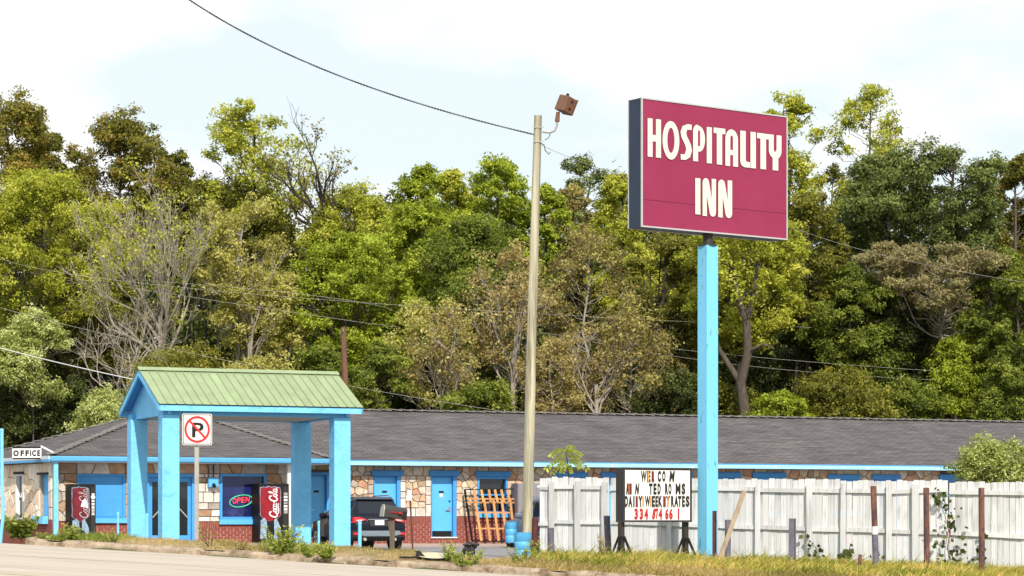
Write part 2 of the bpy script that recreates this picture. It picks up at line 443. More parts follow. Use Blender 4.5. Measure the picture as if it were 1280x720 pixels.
M['wire'] = mat('pale_overhead_wire', (0.34, 0.32, 0.28), 0.6, 0.1, 3, 0)
M['paper'] = mat('torn_white_paper', (0.85, 0.85, 0.85), 0.7, 0.03, 5, 0)
M['wire_white'] = mat('white_insulated_wire', (0.62, 0.62, 0.6), 0.6, 0.05, 3, 0)
M['wire_dark'] = mat('black_twisted_cable', (0.03, 0.03, 0.035), 0.6, 0.1, 3, 0)
M['bag'] = mat('black_plastic_bag', (0.010, 0.010, 0.011), 0.25, 0.1, 5, 0, spec=0.6)
M['notice'] = mat('printed_notice_paper', (0.5, 0.5, 0.45), 0.7, 0.3, 26, 0)
M['debris_green'] = mat('dull_green_plastic', (0.06, 0.13, 0.10), 0.6, 0.2, 5, 0)

def fence_mat(name, base, worn, at):
    m = bpy.data.materials.new(name); m.use_nodes = True
    nt = m.node_tree; b = nt.nodes['Principled BSDF']; b.inputs['Roughness'].default_value = 0.8; b.inputs['Specular IOR Level'].default_value = 0.25
    tc = _n(nt, 'ShaderNodeTexCoord'); oi = _n(nt, 'ShaderNodeObjectInfo')
    ml = _n(nt, 'ShaderNodeMath', operation='MULTIPLY'); ml.inputs[1].default_value = 97; nt.links.new(oi.outputs['Random'], ml.inputs[0])
    def noise(sc_, st, det, off):
        mp = _n(nt, 'ShaderNodeMapping'); mp.inputs['Scale'].default_value = st
        nt.links.new(tc.outputs['Object'], mp.inputs[0])
        ad = _n(nt, 'ShaderNodeMath', operation='ADD'); ad.inputs[1].default_value = off; nt.links.new(ml.outputs[0], ad.inputs[0])
        n = _n(nt, 'ShaderNodeTexNoise', noise_dimensions='4D'); n.inputs['Scale'].default_value = sc_; n.inputs['Detail'].default_value = det; n.inputs['Roughness'].default_value = 0.65
        nt.links.new(mp.outputs[0], n.inputs['Vector']); nt.links.new(ad.outputs[0], n.inputs['W'])
        return n
    n1 = noise(26, (1, 1, 0.045), 5, 0)      # grain streaks where paint has worn off
    n2 = noise(1.1, (1, 1, 0.8), 3, 5)      # where on the board it is worn
    n3 = noise(9, (1, 1, 0.7), 5, 11)        # flaking spots
    ad = _n(nt, 'ShaderNodeMath', operation='ADD'); nt.links.new(n1.outputs[0], ad.inputs[0])
    m2 = _n(nt, 'ShaderNodeMath', operation='MULTIPLY'); m2.inputs[1].default_value = 0.75; nt.links.new(n2.outputs[0], m2.inputs[0]); nt.links.new(m2.outputs[0], ad.inputs[1])
    r1 = _n(nt, 'ShaderNodeValToRGB'); r1.color_ramp.elements[0].position = at; r1.color_ramp.elements[1].position = at + 0.2
    # ColorRamp input is clamped to 0..1, so bring the sum down
    dv = _n(nt, 'ShaderNodeMath', operation='MULTIPLY'); dv.inputs[1].default_value = 0.6; nt.links.new(ad.outputs[0], dv.inputs[0]); nt.links.new(dv.outputs[0], r1.inputs[0])
    r3 = _n(nt, 'ShaderNodeValToRGB'); r3.color_ramp.elements[0].position = 0.69; r3.color_ramp.elements[1].position = 0.73; nt.links.new(n3.outputs[0], r3.inputs[0])
    hs = _n(nt, 'ShaderNodeHueSaturation'); hs.inputs['Color'].default_value = (*base, 1)
    mr = _n(nt, 'ShaderNodeMapRange'); mr.inputs[3].default_value = 0.86; mr.inputs[4].default_value = 1.08; nt.links.new(oi.outputs['Random'], mr.inputs[0]); nt.links.new(mr.outputs[0], hs.inputs['Value'])
    a = _n(nt, 'ShaderNodeMix', data_type='RGBA'); nt.links.new(r1.outputs[0], a.inputs[0]); nt.links.new(hs.outputs[0], a.inputs[6]); a.inputs[7].default_value = (*worn, 1)
    c = _n(nt, 'ShaderNodeMix', data_type='RGBA'); nt.links.new(r3.outputs[0], c.inputs[0]); nt.links.new(a.outputs[2], c.inputs[6]); c.inputs[7].default_value = (0.06, 0.05, 0.05, 1)
    nt.links.new(c.outputs[2], b.inputs['Base Color'])
    return m
M['fence'] = fence_mat('worn_white_fence_paint', (0.64, 0.645, 0.65), (0.27, 0.25, 0.24), 0.525)
M['fence_post'] = fence_mat('worn_white_post_paint', (0.60, 0.605, 0.60), (0.30, 0.28, 0.27), 0.52)

def shingle_mat():
    m = bpy.data.materials.new('asphalt_shingles'); m.use_nodes = True
    nt = m.node_tree; b = nt.nodes['Principled BSDF']; b.inputs['Roughness'].default_value = 0.95; b.inputs['Specular IOR Level'].default_value = 0.2
    uv = _n(nt, 'ShaderNodeUVMap')
    br = _n(nt, 'ShaderNodeTexBrick'); br.inputs['Scale'].default_value = 1.0
    br.inputs['Brick Width'].default_value = 0.34; br.inputs['Row Height'].default_value = 0.15; br.inputs['Mortar Size'].default_value = 0.016
    br.inputs['Color1'].default_value = (0.094, 0.090, 0.096, 1); br.inputs['Color2'].default_value = (0.122, 0.117, 0.122, 1); br.inputs['Mortar'].default_value = (0.062, 0.059, 0.064, 1)
    br.inputs['Bias'].default_value = 0.0
    nt.links.new(uv.outputs[0], br.inputs['Vector'])
    n1 = _n(nt, 'ShaderNodeTexNoise'); n1.inputs['Scale'].default_value = 0.7; n1.inputs['Detail'].default_value = 6; n1.inputs['Roughness'].default_value = 0.7
    n2 = _n(nt, 'ShaderNodeTexNoise'); n2.inputs['Scale'].default_value = 6; n2.inputs['Detail'].default_value = 6; n2.inputs['Roughness'].default_value = 0.75
    mp = _n(nt, 'ShaderNodeMapping'); mp.inputs['Scale'].default_value = (0.11, 2.0, 1)
    nt.links.new(uv.outputs[0], mp.inputs[0]); nt.links.new(mp.outputs[0], n2.inputs['Vector']); nt.links.new(uv.outputs[0], n1.inputs['Vector'])
    r1 = _n(nt, 'ShaderNodeValToRGB'); r1.color_ramp.elements[0].position = 0.33; r1.color_ramp.elements[1].position = 0.70
    r1.color_ramp.elements[0].color = (0.8, 0.78, 0.78, 1); r1.color_ramp.elements[1].color = (1.2, 1.17, 1.15, 1)
    nt.links.new(n1.outputs[0], r1.inputs[0])
    r2 = _n(nt, 'ShaderNodeValToRGB'); r2.color_ramp.elements[0].position = 0.36; r2.color_ramp.elements[1].position = 0.66
    r2.color_ramp.elements[0].color = (0.55, 0.53, 0.54, 1); r2.color_ramp.elements[1].color = (1.5, 1.45, 1.4, 1)
    nt.links.new(n2.outputs[0], r2.inputs[0])
    a = _n(nt, 'ShaderNodeMix', data_type='RGBA', blend_type='MULTIPLY'); a.inputs[0].default_value = 1; nt.links.new(br.outputs[0], a.inputs[6]); nt.links.new(r1.outputs[0], a.inputs[7])
    c = _n(nt, 'ShaderNodeMix', data_type='RGBA', blend_type='MULTIPLY'); c.inputs[0].default_value = 1; nt.links.new(a.outputs[2], c.inputs[6]); nt.links.new(r2.outputs[0], c.inputs[7])
    nt.links.new(c.outputs[2], b.inputs['Base Color'])
    bp = _n(nt, 'ShaderNodeBump'); bp.inputs['Strength'].default_value = 0.6; bp.inputs['Distance'].default_value = 0.02
    nt.links.new(n2.outputs[0], bp.inputs['Height']); nt.links.new(bp.outputs[0], b.inputs['Normal'])
    return m
M['shingle'] = shingle_mat()

L = {}
L['olive'] = leaf_mat('olive_leaves', (0.06, 0.07, 0.014), (0.20, 0.20, 0.026), (0.40, 0.37, 0.06))
L['rust'] = leaf_mat('olive_rust_leaves', (0.065, 0.075, 0.015), (0.22, 0.215, 0.028), (0.42, 0.29, 0.06))
L['yellow'] = leaf_mat('yellow_green_leaves', (0.15, 0.18, 0.018), (0.42, 0.44, 0.036), (0.68, 0.66, 0.13))
L['bright'] = leaf_mat('bright_green_leaves', (0.10, 0.14, 0.012), (0.32, 0.39, 0.026), (0.55, 0.60, 0.08))
L['mid'] = leaf_mat('mid_green_leaves', (0.05, 0.075, 0.012), (0.18, 0.225, 0.028), (0.38, 0.42, 0.07))
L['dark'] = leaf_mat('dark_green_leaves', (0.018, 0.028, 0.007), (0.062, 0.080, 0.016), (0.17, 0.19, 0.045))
L['oak'] = leaf_mat('grey_green_oak_leaves', (0.035, 0.055, 0.018), (0.155, 0.195, 0.046), (0.38, 0.41, 0.12))
L['pale'] = leaf_mat('pale_straw_leaves', (0.20, 0.19, 0.035), (0.46, 0.43, 0.10), (0.68, 0.62, 0.22))
L['tan'] = leaf_mat('tan_dry_leaves', (0.16, 0.11, 0.04), (0.40, 0.31, 0.11), (0.66, 0.58, 0.22))
L['brown'] = leaf_mat('brown_dry_leaves', (0.12, 0.09, 0.03), (0.32, 0.26, 0.085), (0.60, 0.55, 0.16))
L['mimosa'] = leaf_mat('brown_seed_leaves', (0.12, 0.12, 0.045), (0.34, 0.28, 0.13), (0.44, 0.41, 0.17))
L['silver'] = leaf_mat('silvery_green_leaves', (0.13, 0.165, 0.03), (0.38, 0.43, 0.10), (0.76, 0.77, 0.37))
L['lime'] = leaf_mat('lime_leaves', (0.30, 0.38, 0.03), (0.55, 0.60, 0.06), (0.78, 0.80, 0.16))
L['grass'] = leaf_mat('long_grass', (0.13, 0.18, 0.02), (0.40, 0.38, 0.06), (0.74, 0.54, 0.18))
L['turf'] = leaf_mat('dry_turf', (0.18, 0.17, 0.03), (0.42, 0.32, 0.11), (0.62, 0.48, 0.22))
L['weed'] = leaf_mat('weed_leaves', (0.11, 0.17, 0.02), (0.28, 0.35, 0.05), (0.54, 0.54, 0.13))
# ------------------------------------------------------------------ the ground, road, kerb, bank and lot
def kerb_y(x): return 44.6 - x / 3.0
def z_road(x): return -0.38 - 0.0535 * np.clip(x, -40, 40)
_cx = np.array([-30, -12, -10, -6.9, -3.4, -1.9, -0.6, 1, 4.2, 10, 16, 30])
_cz = np.array([0.6, 0.38, 0.30, 0.235, 0.075, -0.01, -0.15, -0.23, -0.35, -0.60, -0.86, -1.3])
def crest(x): return np.interp(x, _cx, _cz)
def z_bank(x, y):
    x = np.asarray(x, float); y = np.asarray(y, float)
    d = y - kerb_y(x); zr = z_road(x); c = crest(x)
    s = np.clip((x + 1.5) / 2.0, 0, 1); s = s * s * (3 - 2 * s)
    back = -0.31 * (1 - s) + s * (-0.20 - 0.029 * (x - 0.66))
    bw = 3.0 * (1 - s) + 6.5 * s
    t1 = np.clip((d - 0.15) / 1.6, 0, 1); t1 = np.sin(t1 * math.pi / 2)
    t2 = np.clip((d - 1.75) / bw, 0, 1); t2 = t2 * t2 * (3 - 2 * t2)
    z = np.where(d < 1.75, zr + 0.11 + (c - zr - 0.11) * t1, c + (back - c) * t2)
    return z
def z_ground(x, y):
    x = np.asarray(x, float); y = np.asarray(y, float)
    d = y - kerb_y(x)
    zb = np.where(d < 0, z_road(x), z_bank(x, y))
    t = np.clip((d - 7) / 3.0, 0, 1)
    z = zb * (1 - t) + (-0.30) * t - 0.07
    left = np.clip((-9.5 - x) / 0.6, 0, 1) * (d > 0)
    z = z * (1 - left) + left * (np.where(d < 6, z_road(x) + (-0.3 - z_road(x)) * np.clip(d / 6, 0, 1), -0.3) - 0.07)
    hill = np.clip((y - 106) / 60.0, 0, 1)
    return z + hill * hill * (3 - 2 * hill) * 9.0

def grid_mesh(name, xs, ys, zf, m, parent=None, smooth=True):
    X, Y = np.meshgrid(xs, ys)
    if callable(zf): Z = zf(X, Y)
    v = np.stack([X.ravel(), Y.ravel(), Z.ravel()], 1)
    nx, ny = len(xs), len(ys)
    f = [(j * nx + i, j * nx + i + 1, (j + 1) * nx + i + 1, (j + 1) * nx + i) for j in range(ny - 1) for i in range(nx - 1)]
    me = bpy.data.meshes.new(name); me.from_pydata(v.tolist(), [], f); me.materials.append(m)
    if smooth: me.polygons.foreach_set('use_smooth', [True] * len(f))
    return link_mesh(name, me, (0, 0, 0), parent)

xs = np.concatenate([[-900, -400, -200, -120, -80, -55], np.arange(-40, 41, 0.8), [55, 80, 120, 200, 400, 900]])
ys = np.concatenate([[-200, -60, -20, 0, 12, 20, 26, 31], np.arange(34, 62, 0.7), np.arange(64, 108, 4), np.arange(110, 172, 6), [200, 260, 400, 800, 1600]])
tagp(grid_mesh('ground', xs, ys, z_ground, M['earth']), kind='structure')

def kerb_grid(name, xs, ds, zf, m):
    """A sheet laid along the kerb line: columns at xs, rows at distances ds behind the kerb."""
    v, f = [], []
    for d in ds:
        for x in xs:
            y = kerb_y(x) + d
            v.append((x, y, float(zf(x, y))))
    nx = len(xs)
    for j in range(len(ds) - 1):
        for i in range(nx - 1):
            f.append((j * nx + i, j * nx + i + 1, (j + 1) * nx + i + 1, (j + 1) * nx + i))
    me = bpy.data.meshes.new(name); me.from_pydata(v, [], f); me.materials.append(m)
    me.polygons.foreach_set('use_smooth', [True] * len(f))
    return link_mesh(name, me, (0, 0, 0), None)

tagp(kerb_grid('road', np.arange(-40, 41, 2.0), [-30, -20, -10, -4, 0.05], lambda x, y: z_road(x), M['road']), kind='structure')
tagp(kerb_grid('road_edge_line', np.arange(-38, 39, 2.0), [-8.05, -7.93], lambda x, y: z_road(x) + 0.004, M['road_white']), kind='structure')
tagp(kerb_grid('road_centre_line', np.arange(-38, 39, 2.0), [-16.6, -16.45], lambda x, y: z_road(x) + 0.004, M['road_yellow']), kind='structure')

def bank_z(x, y):
    n = math.sin(x * 2.3 + 1.0) * 0.02 + math.sin(x * 5.1 + y * 1.7) * 0.014
    return z_bank(x, y) + n * min(1, max(0, (y - kerb_y(x) - 0.3) * 2))
bank = kerb_grid('bank', np.arange(-9.75, 18, 0.25), [0.16, 0.4, 0.7, 1.0, 1.4, 1.75, 2.2, 2.8, 3.4, 4.1, 4.9, 5.8, 6.8, 7.8, 8.6], bank_z, M['soil'])
tagp(bank, kind='structure')

# kerb: cast concrete, chipped
kv, kf = [], []
kx = np.arange(-9.7, 18, 0.12)
for i, x in enumerate(kx):
    y = kerb_y(x); z = float(z_road(x)); c = rnd.uniform(-0.012, 0.008) - (0.05 if (math.sin(x * 1.9) > 0.93) else 0)
    ins = rnd.uniform(-0.008, 0.008)
    kv += [(x, y - 0.02 + ins, z - 0.1), (x, y + 0.0 + ins, z + 0.07), (x, y + 0.045 + ins, z + 0.135 + c), (x, y + 0.2, z + 0.145 + c), (x, y + 0.24, z + 0.0)]
for i in range(len(kx) - 1):
    for k in range(4):
        kf.append((i * 5 + k, (i + 1) * 5 + k, (i + 1) * 5 + k + 1, i * 5 + k + 1))
kf.append((0, 1, 2, 3, 4))
me = bpy.data.meshes.new('kerb'); me.from_pydata(kv, [], kf); me.materials.append(M['concrete'])
tagp(link_mesh('kerb', me, (0, 0, 0), None), kind='structure')

# parking lot and driveway
lot_pts = [(-60, 110), (-60, 58), (-26, 56), (-9.7, 50.6), (-1.6, 48.9), (-0.2, 54), (0.75, 57.9), (1.5, 57.45), (12.2, 51.2), (40, 48), (60, 110)]
me = bpy.data.meshes.new('parking_lot'); me.from_pydata([(x, y, -0.30) for x, y in lot_pts], [], [tuple(range(len(lot_pts)))[::-1]])
me.materials.append(M['asphalt_lot']); tagp(link_mesh('parking_lot', me, (0, 0, 0), None), kind='structure')
tagp(kerb_grid('driveway', np.arange(-22, -9.6, 0.8), [0.0, 1, 2, 4, 6, 8], lambda x, y: z_road(x) + (-0.296 - z_road(x)) * min(1, (y - kerb_y(x)) / 6) + 0.004, M['asphalt_lot']), kind='structure')

# ------------------------------------------------------------------ the motel
B0 = V(560, 82.2)
TH = R(22.4)
BF = Fr(B0, TH)
aw = lambda px, b=0.0: BF.hit(px, HZ, b)[0]
cz = lambda px, py, b=0.0: BF.hit(px, py, b)[1]
motel = thing('motel_building', BF.p(0, 0, -0.3), 'long single storey stone and brick motel with blue doors and grey shingle roof', 'motel')

EAVE_M, EAVE_O, WALL_O = 0.6, 3.0, 2.2
z_eave_top = 2.60
ridge_b = -4.4
ap = BF.hit(212, 508.5, ridge_b); z_ridge = BF.hit(450, 513, ridge_b)[1]
aA = ap[0]
A = BF.p(aA, ridge_b, z_ridge)
aCl, aCr = aw(63, EAVE_O), aw(413, EAVE_O)
Cl, Cr = BF.p(aCl, EAVE_O, z_eave_top), BF.p(aCr, EAVE_O, z_eave_top)
aM0 = aw(424, EAVE_M); A_END = 40.0
M0, M1 = BF.p(aM0, EAVE_M, z_eave_top), BF.p(A_END, EAVE_M, z_eave_top)
RE = BF.p(A_END, ridge_b, z_ridge)
BR, BL = BF.p(A_END, -9.4, z_eave_top), BF.p(aA - 2.0, -9.4, z_eave_top)
EL = V(-42, 80.1, z_eave_top)

def roof_face(rv, rf, ruv, pts, e0, e1):
    """A roof plane; uv in metres, u along the eave e0-e1, v up the slope."""
    e = (e1 - e0) / np.linalg.norm(e1 - e0)
    n = np.cross(pts[1] - pts[0], pts[2] - pts[0]); n /= np.linalg.norm(n)
    s = np.cross(n, e); s = s if s[2] > 0 else -s
    i = len(rv); rv.extend([tuple(q) for q in pts]); rf.append(tuple(range(i, i + len(pts))))
    ruv.extend([(float(np.dot(q - e0, e)), float(np.dot(q - e0, s))) for q in pts])
rv, rf, ruv = [], [], []
roof_face(rv, rf, ruv, [Cl, Cr, A], Cl, Cr)
roof_face(rv, rf, ruv, [Cr, M0, A], M0, M1)
roof_face(rv, rf, ruv, [M0, M1, RE, A], M0, M1)
roof_face(rv, rf, ruv, [EL, Cl, A], EL, Cl)
roof_face(rv, rf, ruv, [BL, EL, A], BL, EL)
roof_face(rv, rf, ruv, [BR, BL, A, RE], BR, BL)
me = bpy.data.meshes.new('roof'); me.from_pydata([tuple(np.array(q) - BF.p(0, 0, 0)) for q in rv], [], rf)
uvl = me.uv_layers.new(name='UVMap')
for i, q in enumerate(ruv): uvl.data[i].uv = q
me.materials.append(M['shingle'])
roof = link_mesh('roof', me, BF.p(0, 0, 0), motel)
# overlapping cap shingles on the hips and the ridge
M['cap'] = mat('ridge_cap_shingle', (0.21, 0.195, 0.185), 0.95, 0.35, 5, 0.3)
caps = MB()
def cap_run(p0, p1, step=0.32, wdt=0.26):
    p0, p1 = np.array(p0), np.array(p1); n = int(np.linalg.norm(p1 - p0) / step); d = (p1 - p0) / n
    for i in range(n):
        q = p0 + d * i
        h = rnd.uniform(0.015, 0.03)
        caps.beam(q + (0, 0, 0.035 + h), q + d * 1.12 + (0, 0, 0.012), wdt * rnd.uniform(0.85, 1.1), 0.03)
cap_run(Cl, A); cap_run(Cr, A); cap_run(EL, A); cap_run(A, RE, 0.4)
cp = caps.build('ridge_cap', M['cap'], roof); cp['kind'] = 'stuff'

# fascias, gutters, soffits
b = MB().box(BF, aCl, aCr, EAVE_O - 0.05, EAVE_O + 0.07, 2.425, 2.585); b.build('gutter', M['gutter'], motel, bevel=0.03)
b = MB().box(BF, aM0 - 0.3, A_END, EAVE_M - 0.03, EAVE_M + 0.05, 2.445, 2.585); b.build('fascia_board', M['fascia'], motel)
b = MB().box(BF, aM0 - 0.3, A_END, EAVE_M + 0.0, EAVE_M + 0.062, 2.588, 2.612); b.build('drip_edge', M['blue_trim'], motel)
b = MB().box(BF, aCr - 0.9, A_END, -0.1, EAVE_M - 0.035, 2.44, 2.46); b.build('soffit', M['soffit'], motel)
b = MB().box(BF, aCl + 0.05, aCr - 0.05, 0.6, EAVE_O - 0.055, 2.40, 2.425); b.build('soffit', M['white_paint'], motel)
LF_ang = math.atan2(Cl[1] - EL[1], Cl[0] - EL[0])
LF0 = Fr(EL, LF_ang)
Lw = np.linalg.norm((Cl - EL)[:2])
M['fascia_white'] = mat('dirty_white_fascia', (0.56, 0.62, 0.66), 0.6, 0.1, 2, 0)
b = MB().box(LF0, 0, Lw - 0.06, -0.04, 0.04, -0.115, -0.005); b.build('fascia_board', M['fascia_white'], motel)
b = MB().box(LF0, 0, Lw - 0.06, -0.04, 0.036, -0.19, -0.118); b.build('fascia_board', M['gutter'], motel)
# left wall frame, set 0.3 behind its eave
LF = LF0.at(0, -0.3, -z_eave_top)

def clip_poly(poly, nx, ny, k):
    out = []
    for i in range(len(poly)):
        p, q = poly[i], poly[(i + 1) % len(poly)]
        dp, dq = p[0] * nx + p[1] * ny - k, q[0] * nx + q[1] * ny - k
        if dp <= 0: out.append(p)
        if dp * dq < 0:
            t = dp / (dp - dq); out.append((p[0] + (q[0] - p[0]) * t, p[1] + (q[1] - p[1]) * t))
    return out

def voronoi(a0, a1, c0, c1, sx, sy, jit=0.42):
    nx, ny = max(1, round((a1 - a0) / sx)), max(1, round((c1 - c0) / sy))
    pts = []
    for j in range(ny):
        for i in range(nx):
            off = 0.5 if (j % 2) else 0.0
            pts.append((a0 + (i + 0.25 + off * 0.5 + rnd.uniform(-jit, jit)) * (a1 - a0) / nx, c0 + (j + 0.5 + rnd.uniform(-jit, jit)) * (c1 - c0) / ny))
    cells = []
    for i, p in enumerate(pts):
        poly = [(a0, c0), (a1, c0), (a1, c1), (a0, c1)]
        for j, q in enumerate(pts):
            if i == j or abs(q[0] - p[0]) > 3.2 * sx or abs(q[1] - p[1]) > 3.2 * sy: continue
            nxx, nyy = q[0] - p[0], q[1] - p[1]
            k = (q[0] ** 2 + q[1] ** 2 - p[0] ** 2 - p[1] ** 2) / 2
            poly = clip_poly(poly, nxx, nyy, k)
            if len(poly) < 3: break
        if len(poly) >= 3:
            ar = abs(sum(poly[k][0] * poly[(k + 1) % len(poly)][1] - poly[(k + 1) % len(poly)][0] * poly[k][1] for k in range(len(poly)))) / 2
            if ar > 0.004: cells.append(poly)
    return cells

def shrink(poly, g):
    n = len(poly); cx = sum(q[0] for q in poly) / n; cy = sum(q[1] for q in poly) / n
    out = []
    for x, y in poly:
        L = math.hypot(x - cx, y - cy) + 1e-6; k = max(0.5, 1 - g / L)
        jx, jy = rnd.uniform(-g, g) * 0.5, rnd.uniform(-g, g) * 0.5
        out.append((cx + (x - cx) * k + jx, cy + (y - cy) * k + jy))
    return out

def stones(fr, parent, a0, a1, c0, c1, b, m, sx=0.28, sy=0.24, gap=0.013, jit=0.42):
    if a1 - a0 < 0.05 or c1 - c0 < 0.05: return
    for poly in voronoi(a0, a1, c0, c1, sx, sy, jit):
        MB().prism(fr, shrink(poly, gap), b - 0.01, b + rnd.uniform(0.03, 0.06), bevel=0.014).build('stone', m, parent)

def quoins(fr, parent, a0, a1, c0, c1, b, m=None):
    c = c0
    while c < c1 - 0.05:
        h = min(rnd.uniform(0.22, 0.5), c1 - c)
        if c1 - c - h < 0.12: h = c1 - c
        g = 0.012
        MB().prism(fr, [(a0 + g, c + g), (a1 - g, c + g), (a1 - g, c + h - g), (a0 + g, c + h - g)], b - 0.01, b + 0.05, bevel=0.012).build('stone', m or M['quoin'], parent)
        c += h

def brickwork(mb, fr, a0, a1, c0, c1, b, soldier=True):
    top = c1
    if soldier and c1 - c0 > 0.4:
        a = a0
        while a < a1 - 0.03:
            mb.prism(fr, [(a + 0.006, c1 - 0.2), (min(a + 0.066, a1), c1 - 0.2), (min(a + 0.066, a1), c1), (a + 0.006, c1)], b, b + 0.03 + rnd.uniform(0, 0.004))
            a += 0.074
        top = c1 - 0.215
    c, row = top, 0
    while c > c0 + 0.03:
        lo = max(c - 0.068, c0)
        a = a0 - (0.105 if row % 2 else 0)
        while a < a1 - 0.02:
            l, r = max(a, a0), min(a + 0.192, a1)
            if r - l > 0.02: mb.prism(fr, [(l, lo), (r, lo), (r, c), (l, c)], b, b + 0.025 + rnd.uniform(0, 0.006))
            a += 0.216
        c -= 0.086; row += 1

def backing(mb, fr, a0, a1, c0, c1, b, ops, th=0.2):
    """Wall core with real openings."""
    cur = a0
    for o in sorted(ops):
        if o[0] > cur: mb.box(fr, cur, o[0], b - th, b, c0, c1)
        if o[3] < c1: mb.box(fr, o[0], o[1], b - th, b, o[3], c1)
        if o[2] > c0: mb.box(fr, o[0], o[1], b - th, b, c0, o[2])
        cur = o[1]
    if cur < a1: mb.box(fr, cur, a1, b - th, b, c0, c1)

M['blue_lintel'] = mat('shade_toned_lintel_blue', (0.045, 0.24, 0.56), 0.5, 0.1, 3, 0.05, rand=0.05)  # shade under the eave is put into this darker blue
def lintel(fr, a0, a1, c0, c1, b):
    return MB().box(fr, a0, a1, b + 0.005, b + 0.10, c0, c1).build('lintel', M['blue_lintel'], motel, bevel=0.006)

def door(fr, a0, a1, c0, c1, b, paper=False, knob_right=True, frame_l=0.03, frame_r=0.12):
    d = MB().box(fr, a0 + frame_l, a1 - frame_r, b - 0.14, b - 0.095, c0 + 0.01, c1 - 0.03).build('door', M['blue_door'], motel, bevel=0.004)
    f = MB()
    f.box(fr, a0, a0 + frame_l, b - 0.16, b + 0.05, c0, c1); f.box(fr, a1 - frame_r + 0.003, a1, b - 0.16, b + 0.045, c0, c1); f.box(fr, a0 + frame_l, a1 - frame_r, b - 0.15, b + 0.0, c1 - 0.028, c1)
    f.build('door_frame', M['blue_trim'], motel)
    MB().box(fr, a0 + frame_l + 0.01, a1 - frame_r - 0.01, b - 0.0945, b - 0.090, c0 + 0.012, c0 + 0.20).build('kick_plate', M['black'], d)
    am = (a0 + frame_l + a1 - frame_r) / 2
    MB().box(fr, am - 0.09, am + 0.09, b - 0.0945, b - 0.088, c0 + 1.50, c0 + 1.57).build('number_plate', M['black'], d)
    if paper: MB().box(fr, am - 0.06, am + 0.06, b - 0.0945, b - 0.092, c0 + 1.36, c0 + 1.48).build('notice', M['offwhite'], d)
    ka = a1 - frame_r - 0.09 if knob_right else a0 + frame_l + 0.09
    h = MB(); h.box(fr, ka - 0.035, ka + 0.035, b - 0.095, b - 0.075, c0 + 0.86, c0 + 1.02)
    h.box(fr, ka - 0.14 if knob_right else ka, ka if knob_right else ka + 0.14, b - 0.06, b - 0.035, c0 + 0.90, c0 + 0.93); h.build('handle', M['door_metal'], d)
    MB().lathe(fr.p(ka, b - 0.095, c0 + 1.22), [(0.03, 0), (0.03, 0.03), (0.02, 0.04)], 8, fr.ey).build('deadbolt', M['black'], d)
    MB().box(fr, a0 - 0.02, a1 + 0.02, b - 0.12, b + 0.075, c0 - 0.045, c0 - 0.003).build('door_sill', M['offwhite'], motel)
    return d

def window(fr, a0, a1, c0, c1, b, split=True, glass='glass_dark', sill=True, curtain=True, fm='blue_trim'):
    w_ = MB(); t = 0.075
    w_.box(fr, a0, a0 + t, b - 0.12, b + 0.06, c0, c1); w_.box(fr, a1 - t, a1, b - 0.12, b + 0.06, c0, c1)
    w_.box(fr, a0 + t, a1 - t, b - 0.12, b + 0.055, c1 - t, c1); w_.box(fr, a0 + t, a1 - t, b - 0.12, b + 0.055, c0, c0 + t)
    cm = (c0 + c1) / 2
    if split: w_.box(fr, a0 + t, a1 - t, b - 0.10, b - 0.03, cm - 0.025, cm + 0.025)
    wo = w_.build('window', M[fm], motel)
    if split:
        MB().box(fr, a0 + t, a1 - t, b - 0.085, b - 0.075, cm + 0.025, c1 - t).build('pane', M[glass], wo)
        MB().box(fr, a0 + t, a1 - t, b - 0.085, b - 0.075, c0 + t, cm - 0.025).build('pane', M[glass], wo)
    else:
        MB().box(fr, a0 + t, a1 - t, b - 0.085, b - 0.075, c0 + t, c1 - t).build('pane', M[glass], wo)
    if sill: MB().box(fr, a0 - 0.03, a1 + 0.03, b - 0.02, b + 0.11, c0 - 0.17, c0 - 0.005).build('window_sill', M['blue_door'], motel, bevel=0.01)
    return wo

# --- main wall -----------------------------------------------------------
ZB, ZS, ZT = -0.20, 0.715, 2.44
def ac(px, py, b=0.0): return BF.hit(px, py, b)
wall_main = None
d_bot = cz(555, 671)
ops = []            # (a0, a1, c0, c1, kind)
def op(px0, px1, py_top_l, kind, c0=None):
    a0, a1 = aw(px0), aw(px1); ops.append((a0, a1, d_bot - 0.02 if c0 is None else c0, cz((px0 + px1) / 2, py_top_l), kind))
op(384, 412, 594, 'door'); op(466.5, 500, 595, 'door'); op(538.5, 570, 595, 'door'); op(596, 634, 596, 'window', cz(615, 641))
for p0, p1, k in ((694, 731, 'window'), (753, 783, 'door'), (829, 862, 'window'), (897, 922, 'door'), (942, 978, 'window'), (1036, 1071, 'window'), (1091, 1121, 'door'), (1175, 1205, 'window')):
    op(p0, p1, 597 if p0 < 1000 else 599.5, k, cz(p0, 640) if k == 'window' else None)
aS = aw(369)
core = MB(); backing(core, BF, aS, A_END, ZB, ZT, 0.0, [o[:4] for o in ops])
wall_main = core.build('stone_wall', M['mortar'], motel)
bw_ = MB()
cur = aS + 0.02
vis_l, vis_r = aw(428), aw(676)
LT = 0.19
